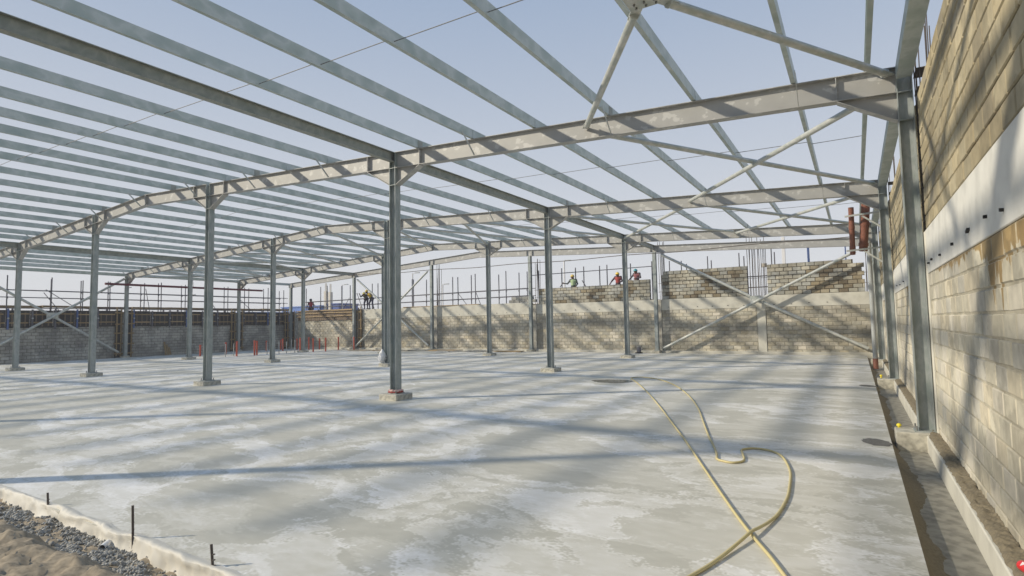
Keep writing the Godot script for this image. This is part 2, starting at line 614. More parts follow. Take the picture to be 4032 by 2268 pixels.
	var L := func(i: int, j: int) -> Vector3:
		var x: float = -11.0 + 9.5 * i / 260.0
		var pz: float = prof[j][0]
		var py: float = prof[j][1]
		var k: float = j / 7.0
		var n1 := wv.get_noise_2d(x * 1.1, 0.0)
		var n2 := 0.6 * wv.get_noise_2d(x * 1.5, k * 1.6)
		var cr := 0.03 * (absf(wv.get_noise_2d(x * 7.0 + k * 4.0, k * 3.0)) - 0.2) * (0.3 if j < 2 else 1.0)
		var rise := 0.25 + 0.9 * absf(wv.get_noise_2d(x * 0.8, 40.0))
		return Vector3(x + 0.04 * n2, (py * rise if py > 0.0 else py) + 0.02 * n2 * (1.0 if j > 1 else 0.2) + 0.002 + cr * 0.4, pz + 0.05 * n1 + 0.035 * n2 + 0.05 * wv.get_noise_2d(x * 2.0 + k * 3.0, 9.0) * k + cr)
	for i in 260:
		for j in 7:
			quad(st3, L.call(i, j), L.call(i, j + 1), L.call(i + 1, j + 1), L.call(i + 1, j))
	var mem := put(self, "membrane", st_done(st3), mats.poly)
	tag(mem, "creased cream plastic membrane draped over the slab edge, lower left", "membrane")
	# pour marks and a broken oval in the slab beside the nearest wall column
	var hole := patch_mesh(0.17, 0.27, 0.006, 5)
	var sp := put(self, "broken_patch", hole, mats.mortar_grey, Transform3D(Basis.from_euler(Vector3(0, 0.3, 0)), Vector3(0.16, 0.004, -9.55)))
	tag(sp, "dark oval patch of broken concrete at the slab edge, near the yellow cap", "patch")
	var sp2 := put(self, "broken_patch", hole, mats.mortar_grey, Transform3D(Basis.from_euler(Vector3(0, 0.5, 0)), Vector3(0.17, 0.004, -17.2)))
	tag(sp2, "small dark patch of broken concrete at the slab edge, further off", "patch")

	var pd := put(self, "puddle", patch_mesh(0.62, 0.5, 0.0, 15), mats.puddle, Transform3D(Basis.IDENTITY, Vector3(-6.35, 0.004, -15.9)))
	tag(pd, "thin dark puddle on the slab beside the hose's far bend", "puddle", "", "structure")

func heap(x: float, z: float, n: FastNoiseLite) -> float:
	var y := -0.105 + 0.015 * n.get_noise_2d(x, z)
	var amp := lerpf(0.34, 0.60, smoothstep(-7.2, -5.2, x)) * (1.0 - smoothstep(-3.3, -2.4, x))
	y += amp * exp(-pow((z + 1.40 + 0.06 * n.get_noise_1d(x * 0.8)) / 0.37, 2.0)) if z < -1.4 else amp
	return y + 0.045 * n.get_noise_2d(x * 3.0 + 9.0, z * 3.0) + 0.022 * n.get_noise_2d(x * 9.0 + 30.0, z * 9.0) * clampf((y + 0.1) * 6.0, 0.15, 1.0)

func patch_mesh(rx: float, rz: float, t: float, sd: int) -> ArrayMesh:
	var st := st_new()
	st.set_smooth_group(-1)
	var n := noise_of(1.2, sd, 3)
	var k := 28
	var ring := []
	var inner := []
	for i in k:
		var a := TAU * i / k
		var r := 1.0 + 0.22 * n.get_noise_2d(cos(a) * 1.5, sin(a) * 1.5)
		ring.append(Vector3(cos(a) * rx * r, 0, sin(a) * rz * r))
		inner.append(Vector3(cos(a) * rx * r * 0.8, t + (0.012 * n.get_noise_2d(i * 2.0, 3.0) if t > 0.0 else 0.0), sin(a) * rz * r * 0.8))
	for i in k:
		var j := (i + 1) % k
		quad(st, ring[i], ring[j], inner[j], inner[i])
		st.add_vertex(inner[i])
		st.add_vertex(inner[j])
		st.add_vertex(Vector3(0, t * 0.5, 0))
	return st_done(st)

# ---------------------------------------------------------------- steel frames
func frame_word(z: float) -> String:
	if z == Z0: return "behind the camera"
	if z == Z1: return "nearest"
	if z == Z2: return "second"
	if z == Z3: return "third"
	return "back"

func build_frames():
	var xs := [XR, XA, XB, XC, XD, XE]
	for z in [Z0, Z1, Z2, Z3]:
		for i in 6:
			if z == Z0 and (i == 0 or i > 2): continue
			if z == Z1 and i == 5: continue
			column(xs[i], z, i, false)
		rafter(z, xs)
	for i in 6:
		column(xs[i], Z4, i, true)
	gable_rafter(xs)

func column(x: float, z: float, i: int, gable: bool):
	var row := frame_word(z)
	var where := "%s from the right wall in the %s row" % [ORD[i], row]
	if z == Z0: where = "%s from the right wall, just outside the view" % ORD[i]
	var ptop := 0.14 if i > 0 and i < 5 and not gable else 0.11
	var top := roof(x)
	if gable: top = roof(x) - RAFTER + 0.012
	var t := thing("steel_column", "grey galvanised steel I-section column, %s" % where, "column", Vector3(x, ptop, z), "steel columns")
	var m: Material = mats.column_steel
	var d := 0.20   # depth across the flanges
	var w := 0.19   # flange width
	var mid := (ptop + 0.02 + top) * 0.5
	var hgt := top - ptop - 0.02
	var turn := gable
	var along := Vector3(0, 0, 1) if turn else Vector3(1, 0, 0)
	var side := Vector3(1, 0, 0) if turn else Vector3(0, 0, 1)
	box(t, "web", Vector3(x, mid, z), along * (d - 0.024) + side * 0.009 + Vector3(0, hgt, 0), m)
	for s in [-1, 1]:
		box(t, "flange", Vector3(x, mid, z) + along * s * (d * 0.5 - 0.006), along * 0.012 + side * w + Vector3(0, hgt, 0), m)
	box(t, "base_plate", Vector3(x, ptop + 0.01, z), Vector3(0.3, 0.02, 0.3), m)
	for sx in [-1, 1]:
		for sz in [-1, 1]:
			tube(t, "anchor_bolt", Vector3(x + sx * 0.125, ptop, z + sz * 0.125), Vector3(x + sx * 0.125, ptop + 0.085, z + sz * 0.125), 0.012, mats.bolt, 6)
	if not gable:
		# stiffeners in line with the haunch toes and the rafter's lower flange
		for y in [top - RAFTER - 0.43, top - RAFTER]:
			for s in [-1, 1]:
				box(t, "stiffener", Vector3(x, y, z + s * 0.052), Vector3(d - 0.028, 0.012, 0.08), m)
	# pedestal
	var p := thing("concrete_pedestal", "square concrete pedestal under the steel column %s" % where, "pedestal", Vector3(x, 0, z), "column pedestals")
	var sz3 := Vector3(0.58, ptop + 0.05, 0.58)
	var c := Vector3(x, ptop - sz3.y * 0.5, z)
	if i == 0 and not gable:
		sz3 = Vector3(0.50, ptop + 0.3, 0.46)
		c = Vector3(x - 0.13, ptop - sz3.y * 0.5, z)
	elif i == 5:
		sz3 = Vector3(0.42, ptop + 0.2, 0.42)
		c = Vector3(x, ptop - sz3.y * 0.5, z)
	elif gable:
		sz3 = Vector3(0.42, ptop + 0.3, 0.5)
		c = Vector3(x, ptop - sz3.y * 0.5, z + 0.06)
	put(p, "block", block_mesh(sz3, 0.012, 40 + i), mats.pedestal, Transform3D(Basis.IDENTITY, c))

func rafter(z: float, xs: Array):
	var row := frame_word(z)
	var t := thing("roof_rafter", ("long grey steel rafter spanning the %s row of columns" % row) if z != Z0 else "long grey steel rafter overhead, just outside the view", "rafter", Vector3(0, 5.5, z), "roof rafters")
	var m: Material = mats.rafter_paint
	for i in 5:
		var a: float = xs[i] - 0.10
		var b: float = xs[i + 1] + 0.10
		if i == 2:
			rafter_piece(t, a, RIDGE, z, m)
			rafter_piece(t, RIDGE, b, z, m)
			for s in [-1, 1]:
				box(t, "splice_plate", Vector3(RIDGE + s * 0.011, roof(RIDGE) - RAFTER * 0.5, z), Vector3(0.02, RAFTER - 0.03, 0.16), m)
		else:
			rafter_piece(t, a, b, z, m)
		haunch(t, a, -1.0, z, m)
		haunch(t, b, 1.0, z, m)

func rafter_piece(t: Node, a: float, b: float, z: float, m: Material):
	var pa := Vector3(a, roof(a), z)
	var pb := Vector3(b, roof(b), z)
	var dn := Vector3(0, -1, 0)
	bar(t, "web", pa + dn * RAFTER * 0.5, pb + dn * RAFTER * 0.5, 0.008, RAFTER - 0.026, m)
	bar(t, "top_flange", pa + dn * 0.006, pb + dn * 0.006, 0.18, 0.012, m)
	bar(t, "bottom_flange", pa + dn * (RAFTER - 0.006), pb + dn * (RAFTER - 0.006), 0.18, 0.012, m)

func haunch(t: Node, x: float, dir: float, z: float, m: Material):
	var L := 0.78
	var D := 0.43
	var y := roof(x) - RAFTER
	var y2 := roof(x + dir * L) - RAFTER
	var pts := [Vector3(x, y, z), Vector3(x + dir * L, y2, z), Vector3(x, y - D, z)]
	if dir > 0: pts.reverse()
	var h := plate(t, "haunch", pts, Vector3(0, 0, 1), 0.009, m)
	bar(h, "haunch_flange", Vector3(x, y - D, z), Vector3(x + dir * L, y2 - 0.008, z), 0.18, 0.012, m)
	for s in [-1, 1]:
		box(t, "stiffener", Vector3(x + dir * L, roof(x + dir * L) - RAFTER * 0.5, z + s * 0.045), Vector3(0.012, RAFTER - 0.03, 0.078), m)

func gable_rafter(xs: Array):
	var t := thing("roof_rafter", "long grey steel rafter on the gable columns along the back wall", "rafter", Vector3(0, 5.5, Z4), "roof rafters")
	var m: Material = mats.rafter_paint
	rafter_piece(t, XR + 0.1, RIDGE, Z4, m)
	rafter_piece(t, RIDGE, XE - 0.1, Z4, m)
	for x in xs:
		for dx in [-0.2, 0.2]:
			for s in [-1, 1]:
				box(t, "stiffener", Vector3(x + dx, roof(x + dx) - RAFTER * 0.5, Z4 + s * 0.045), Vector3(0.012, RAFTER - 0.03, 0.078), m)

# ---------------------------------------------------------------- purlins, ties, rods
func build_purlins():
	# C section of unit length along z: web towards +x, flanges towards -x
	var st := st_new()
	st_box(st, Vector3(0, 0.10, 0), Vector3(0.005, 0.20, 1))
	st_box(st, Vector3(-0.0345, 0.1975, 0), Vector3(0.064, 0.005, 1))
	st_box(st, Vector3(-0.0345, 0.0025, 0), Vector3(0.064, 0.005, 1))
	st_box(st, Vector3(-0.064, 0.014, 0), Vector3(0.005, 0.018, 1))
	st_box(st, Vector3(-0.064, 0.186, 0), Vector3(0.005, 0.018, 1))
	var pm := st_done(st)
	var px := [0.37, -0.66, -2.27, -3.91, -5.57, -7.19, -8.83, -12.08, -13.83, -15.38, -16.92, -18.6, -20.22, -22.39, -23.86, -25.48, -27.16, -28.7, -30.25, -32.0, -33.4, -35.25, -36.89, -38.51, -40.17, -41.75]
	for k in px.size():
		var x: float = px[k]
		var y := roof(x) + 0.012
		var t := thing("roof_purlin", "galvanised roof purlin running away over the frames, %s from the right wall" % ORD[k], "purlin", Vector3(x, y, Z1), "roof purlins")
		var ends := [4.0, Z0, Z1, Z2, Z3, Z3 - 1.65]
		for i in 5:
			var a: float = ends[i] - (0.0 if i == 0 else 0.004)
			var b: float = ends[i + 1]
			put(t, "length", pm, mats.galvanised, Transform3D(Basis.from_scale(Vector3(1, 1, a - b)), Vector3(x, y, (a + b) * 0.5)))
		for z in [Z0, Z1, Z2, Z3]:
			# lapped sleeve and cleat over each rafter
			box(t, "cleat", Vector3(x + 0.007, y + 0.088, z), Vector3(0.008, 0.176, 0.17), mats.galvanised_dark if k % 3 == 0 else mats.galvanised)
			if k % 2 == 1 and z != Z0:
				var low := Vector3(x + 0.03, roof(x) - RAFTER + 0.02, z + 0.07)
				bar(t, "stay_brace", Vector3(x + 0.03, y + 0.03, z + 0.52), low, 0.045, 0.008, mats.tube_steel, Vector3(1, 0, 0))
	# tie beams in line with the columns
	for p in [[XA, "second", 0], [XD, "fifth", 1]]:
		var zs := [Z0, Z1, Z2, Z3, Z4]
		for i in 4:
			var a: float = zs[i] - 0.012
			var b: float = zs[i + 1] + 0.012
			var x: float = p[0]
			var yt := roof(x) - 0.004
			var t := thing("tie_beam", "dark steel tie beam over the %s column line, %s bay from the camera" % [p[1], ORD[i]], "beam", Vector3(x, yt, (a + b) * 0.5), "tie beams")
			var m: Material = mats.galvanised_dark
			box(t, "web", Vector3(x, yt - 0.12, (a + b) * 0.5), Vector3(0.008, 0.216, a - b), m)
			for yy in [-0.006, -0.234]:
				box(t, "flange", Vector3(x, yt + yy, (a + b) * 0.5), Vector3(0.14, 0.012, a - b), m)
			for zz in [a - 0.06, b + 0.06]:
				box(t, "end_cleat", Vector3(x + 0.009, yt - 0.12, zz), Vector3(0.01, 0.16, 0.10), mats.bolt)
	# eaves beams along both walls
	for p in [[XR, "right"], [XE, "left"]]:
		var zs := [4.0, Z0, Z1, Z2, Z3, Z4]
		for i in 5:
			if p[0] == XE and i < 1: continue
			var x: float = p[0]
			var a: float = zs[i] - 0.105
			var b: float = zs[i + 1] + 0.105
			var y := roof(x) - 0.01
			var t := thing("eaves_beam", "grey steel eaves beam along the %s wall, %s bay from the camera" % [p[1], ORD[i]], "beam", Vector3(x, y, (a + b) * 0.5), "eaves beams")
			var s := 1.0 if x > -20 else -1.0
			box(t, "web", Vector3(x - s * 0.094, y - 0.095, (a + b) * 0.5), Vector3(0.01, 0.168, a - b), mats.galvanised)
			box(t, "flange", Vector3(x, y - 0.185, (a + b) * 0.5), Vector3(0.20, 0.01, a - b), mats.galvanised)
			box(t, "flange", Vector3(x - s * 0.03, y - 0.006, (a + b) * 0.5), Vector3(0.14, 0.01, a - b), mats.galvanised)
	# sag rods at mid bay
	var bays := [[(Z0 + Z1) * 0.5 + 0.2, "first"], [(Z1 + Z2) * 0.5 + 0.2, "second"], [(Z2 + Z3) * 0.5 + 0.2, "third"]]
	for bz in bays:
		var t := thing("sag_rod", "thin steel sag rod line crossing the purlins in the %s bay" % bz[1], "rod", Vector3(-20, 6.3, bz[0]), "sag rods")
		for k in px.size() - 1:
			var a: float = px[k]
			var b: float = px[k + 1]
			tube(t, "rod", Vector3(a, roof(a) + 0.11, bz[0]), Vector3(b, roof(b) + 0.055, bz[0]), 0.0075, mats.rod, 6)

func brace(a: Vector3, b: Vector3, label: String, r := 0.055):
	var t := thing("bracing_tube", label, "brace", (a + b) * 0.5, "bracing tubes")
	var d := (b - a).normalized()
	tube(t, "tube", a + d * 0.14, b - d * 0.14, r, mats.tube_steel, 14)
	for e in [[a, d], [b, -d]]:
		var c: Vector3 = e[0]
		var dd: Vector3 = e[1]
		bar(t, "end_plate", c - dd * 0.02, c + dd * 0.26, 0.13, 0.012, mats.tube_steel)
		tube(t, "end_cap", c + dd * 0.135, c + dd * 0.16, r * 1.18, mats.tube_steel, 14)

func build_bracing():
	var ry := func(x: float, z: float, dy: float) -> Vector3: return Vector3(x, roof(x) - dy, z)
	var xm := -4.43
	# crossing overhead in the bay in front of the nearest frame
	var N: Vector3 = ry.call(-1.95, -6.15, 0.14)
	brace(N + Vector3(0.16, 0, -0.16), ry.call(XR - 0.16, Z1 + 0.02, 0.10), "thick tube brace from overhead gusset plate to nearest right-wall column")
	brace(N + Vector3(-0.12, 0, -0.2), ry.call(xm, Z1 + 0.04, 0.16), "short tube brace from overhead gusset down to nearest rafter")
	brace(N + Vector3(0.2, 0, 0.3), ry.call(XR - 0.2, Z0 - 0.1, 0.14), "tube brace running back overhead toward the right wall, mostly outside the view")
	brace(N + Vector3(-0.2, 0, 0.3), ry.call(xm, Z0 - 0.1, 0.14), "tube brace running back overhead away from the wall, outside the view")
	var g := thing("gusset_plate", "bolted steel gusset plate where overhead tube braces meet", "gusset", N, "")
	put(g, "plate", block_mesh(Vector3(0.42, 0.014, 0.46), 0.003, 3), mats.tube_steel, Transform3D(Basis.IDENTITY, N))
	for k in 6:
		tube(g, "bolt", N + Vector3(-0.12 + 0.12 * (k % 3), -0.03, -0.17 + 0.08 * (k / 3)), N + Vector3(-0.12 + 0.12 * (k % 3), 0.03, -0.17 + 0.08 * (k / 3)), 0.014, mats.bolt, 6)
	brace(ry.call(xm + 0.3, Z1 - 0.05, 0.3), ry.call(XR - 0.15, Z2 + 0.1, 0.12), "roof tube brace in second bay running toward second wall column")
	brace(ry.call(XR - 0.4, Z1 - 0.12, 0.35), ry.call(xm, Z2 + 0.05, 0.2), "roof tube brace in second bay running from nearest wall column away from wall")
	# third bay: crosses all the way over
	var stops := [XR - 0.15, xm, XA, -13.8, XB, RIDGE, XC, -30.2, XD, -38.25, XE + 0.1]
	for i in stops.size() - 1:
		var a: float = stops[i]
		var b: float = stops[i + 1]
		brace(ry.call(a, Z2 - 0.1, 0.24), ry.call(b, Z3 + 0.06, 0.2), "roof tube brace in third bay, %s cross from right wall, leaning left" % ORD[i])
		brace(ry.call(b, Z2 - 0.1, 0.24), ry.call(a, Z3 + 0.06, 0.12), "roof tube brace in third bay, %s cross from right wall, leaning right" % ORD[i])
	# wall crosses
	brace(Vector3(XA + 0.3, 0.2, Z4 + 0.16), Vector3(XR - 0.55, 5.0, Z4 + 0.16), "long tube brace across right end of back wall, rising to the right", 0.075)
	brace(Vector3(XA + 0.3, 5.62, Z4 + 0.0), Vector3(-4.55, 2.93, Z4 + 0.0), "upper half of tube brace falling right, at right end of back wall", 0.075)
	brace(Vector3(-4.2, 2.74, Z4 + 0.0), Vector3(XR - 0.25, 0.24, Z4 + 0.0), "lower half of tube brace falling right, at right end of back wall", 0.075)
	plate_at("gusset_plate", "steel gusset plate joining tubes at the cross on the right of the back wall", Vector3(-4.4, 2.84, Z4 + 0.07))
	brace(Vector3(XD + 0.3, 0.2, Z4 + 0.16), Vector3(XC - 0.2, 5.75, Z4 + 0.16), "tube brace rising right behind the central column, back wall", 0.07)
	brace(Vector3(XD + 0.3, 5.6, Z4 + 0.0), Vector3(XC - 0.25, 0.24, Z4 + 0.0), "tube brace falling right behind the central column, back wall", 0.07)
	brace(Vector3(XE + 0.05, 0.2, Z1 - 0.2), Vector3(XE + 0.05, 5.4, Z2 + 0.08), "tube brace on left wall rising away from the camera", 0.075)
	brace(Vector3(XE - 0.12, 5.35, Z1 - 0.2), Vector3(XE - 0.12, 0.3, Z2 + 0.25), "tube brace on left wall falling away from the camera", 0.075)
	plate_at("gusset_plate", "steel gusset plate at the cross of the left wall braces", Vector3(XE - 0.03, 2.83, (Z1 + Z2) * 0.5))
	brace(Vector3(XR - 0.02, 5.2, Z3 - 0.2), Vector3(XR - 0.02, 0.3, Z4 + 0.3), "slanting pale tube brace in the far right corner beside the wall", 0.06)

func plate_at(n: String, label: String, c: Vector3):
	var t := thing(n, label, "gusset", c)
	var s := Vector3(0.55, 0.34, 0.016) if c.x > -40 else Vector3(0.016, 0.36, 0.6)
	put(t, "plate", block_mesh(s, 0.003, 9), mats.tube_steel, Transform3D(Basis.IDENTITY, c))
	for k in 4:
		var o := Vector3(-0.2 + 0.133 * k, 0, 0) if c.x > -40 else Vector3(0, 0, -0.2 + 0.133 * k)
		var q := Vector3(0, 0, 0.022) if c.x > -40 else Vector3(0.022, 0, 0)
		tube(t, "bolt", c + o - q, c + o + q, 0.014, mats.bolt, 6)

# ---------------------------------------------------------------- masonry
# a box with worn, slightly uneven chamfered edges
func block_mesh(s: Vector3, ch: float, sd: int) -> ArrayMesh:
	var r := RandomNumberGenerator.new()
	r.seed = sd * 131 + 7
	var h := s * 0.5
	var st := st_new()
	st.set_smooth_group(-1)
	var v := {}
	for sx in [-1, 1]:
		for sy in [-1, 1]:
			for sz in [-1, 1]:
				var c := ch * r.randf_range(0.7, 1.5)
				v[[sx, sy, sz, 0]] = Vector3(sx * h.x, sy * (h.y - c), sz * (h.z - c))
				v[[sx, sy, sz, 1]] = Vector3(sx * (h.x - c), sy * h.y, sz * (h.z - c))
				v[[sx, sy, sz, 2]] = Vector3(sx * (h.x - c), sy * (h.y - c), sz * h.z)
	var face := func(a: Vector3, b: Vector3, c: Vector3, d: Vector3, n: Vector3):
		if (b - a).cross(c - a).dot(n) > 0.0:
			quad(st, a, d, c, b)
		else:
			quad(st, a, b, c, d)
	for s1 in [-1, 1]:
		face.call(v[[s1, -1, -1, 0]], v[[s1, 1, -1, 0]], v[[s1, 1, 1, 0]], v[[s1, -1, 1, 0]], Vector3(s1, 0, 0))
		face.call(v[[-1, s1, -1, 1]], v[[1, s1, -1, 1]], v[[1, s1, 1, 1]], v[[-1, s1, 1, 1]], Vector3(0, s1, 0))
		face.call(v[[-1, -1, s1, 2]], v[[1, -1, s1, 2]], v[[1, 1, s1, 2]], v[[-1, 1, s1, 2]], Vector3(0, 0, s1))
		for s2 in [-1, 1]:
			face.call(v[[s1, s2, -1, 0]], v[[s1, s2, 1, 0]], v[[s1, s2, 1, 1]], v[[s1, s2, -1, 1]], Vector3(s1, s2, 0))
			face.call(v[[-1, s1, s2, 1]], v[[1, s1, s2, 1]], v[[1, s1, s2, 2]], v[[-1, s1, s2, 2]], Vector3(0, s1, s2))
			face.call(v[[s1, -1, s2, 2]], v[[s1, 1, s2, 2]], v[[s1, 1, s2, 0]], v[[s1, -1, s2, 0]], Vector3(s1, 0, s2))
			for s3 in [-1, 1]:
				var a: Vector3 = v[[s1, s2, s3, 0]]
				var b: Vector3 = v[[s1, s2, s3, 1]]
				var c: Vector3 = v[[s1, s2, s3, 2]]
				if (b - a).cross(c - a).dot(Vector3(s1, s2, s3)) > 0.0:
					for p in [a, c, b]: st.add_vertex(p)
				else:
					for p in [a, b, c]: st.add_vertex(p)
	return st_done(st)

var block_full := []
var block_open := []
var block_cut := {}

# a panel of blocks: from `at` (lower corner on the inner face) along `u`, rows of blocks [from, to] in metres
func wall_panel(n: String, label: String, at: Vector3, u: Vector3, rows: Array, fam: String, joint: Material, sd: int, group: String, step := 0.008):
	if block_full.is_empty():
		for k in 5:
			block_full.append(block_mesh(Vector3(0.385, 0.185, 0.19), 0.010, k + 1))
			block_open.append(block_mesh(Vector3(0.376, 0.176, 0.19), 0.012, k + 21))
	var t := thing(n, label, "wall", at, group)
	var inward := Vector3(0, 1, 0).cross(u)   # turned so that the wall's thickness lies behind the face
	if at.x > 0.5: inward = Vector3(1, 0, 0)
	elif at.x <= WALL_L + 0.01 and u.z != 0.0: inward = Vector3(-1, 0, 0)
	else: inward = Vector3(0, 0, -1)
	var along_z: bool = abs(u.z) > 0.5
	var r := RandomNumberGenerator.new()
	r.seed = sd
	var nz := noise_of(0.33, sd, 3)
	# joints: one recessed core for each row
	for j in rows.size():
		var a: float = rows[j][0]
		var b: float = rows[j][1]
		var y := at.y + 0.2 * j
		var c := at + u * (a + b) * 0.5 + Vector3(0, 0.2 * j + 0.1, 0) + inward * (0.1 + step * 0.5)
		var size := Vector3(0.19 - step, 0.2, b - a - 0.012) if along_z else Vector3(b - a - 0.012, 0.2, 0.19 - step)
		box(t, "mortar", c, size, joint)
		var x := a
		var first := true
		while x < b - 0.02:
			var len := 0.4
			if first and j % 2 == 1: len = 0.2
			first = false
			len = min(len, b - x)
			if len < 0.06: break
			var key := snappedf(len, 0.01)
			var mesh: Mesh
			if len > 0.395:
				mesh = block_open[r.randi() % 5] if not fam.begins_with("right") else block_full[r.randi() % 5]
			else:
				if not block_cut.has(key):
					block_cut[key] = block_mesh(Vector3(max(key - 0.012, 0.03), 0.188, 0.19), 0.010, int(key * 100))
				mesh = block_cut[key]
			var p := at + u * (x + len * 0.5) + Vector3(0, 0.2 * j + 0.1, 0) + inward * (0.095 + r.randf_range(-0.003, 0.003))
			var tone := r.randi() % 3 if fam != "back_high" else r.randi() % 3
			var f := nz.get_noise_2d(x, y * 1.3) + r.randf_range(-0.35, 0.35)
			if f > 0.22: tone = 3 + r.randi() % 3
			var bs := Basis(Vector3.UP, PI * 0.5) if along_z else Basis.IDENTITY
			if r.randf() < 0.5: bs = bs * Basis(Vector3.UP, PI)
			bs = bs * Basis(Vector3(0, 0, 1), r.randf_range(-0.006, 0.006))
			put(t, "block", mesh, mats["%s_%d" % [fam, tone]], Transform3D(bs, p))
			x += len
	return t

func rows_of(n: int, a: float, b: float) -> Array:
	var out := []
	for k in n: out.append([a, b])
	return out

func concrete(n: String, lo: Vector3, hi: Vector3, m: Material, label: String, category: String, part: String, group := "") -> Node3D:
	var t := thing(n, label, category, (lo + hi) * 0.5 * Vector3(1, 0, 1) + Vector3(0, lo.y, 0), group)
	put(t, part, block_mesh(hi - lo, 0.012, int(abs(lo.x * 7 + lo.z * 3))), m, Transform3D(Basis.IDENTITY, (lo + hi) * 0.5))
	return t

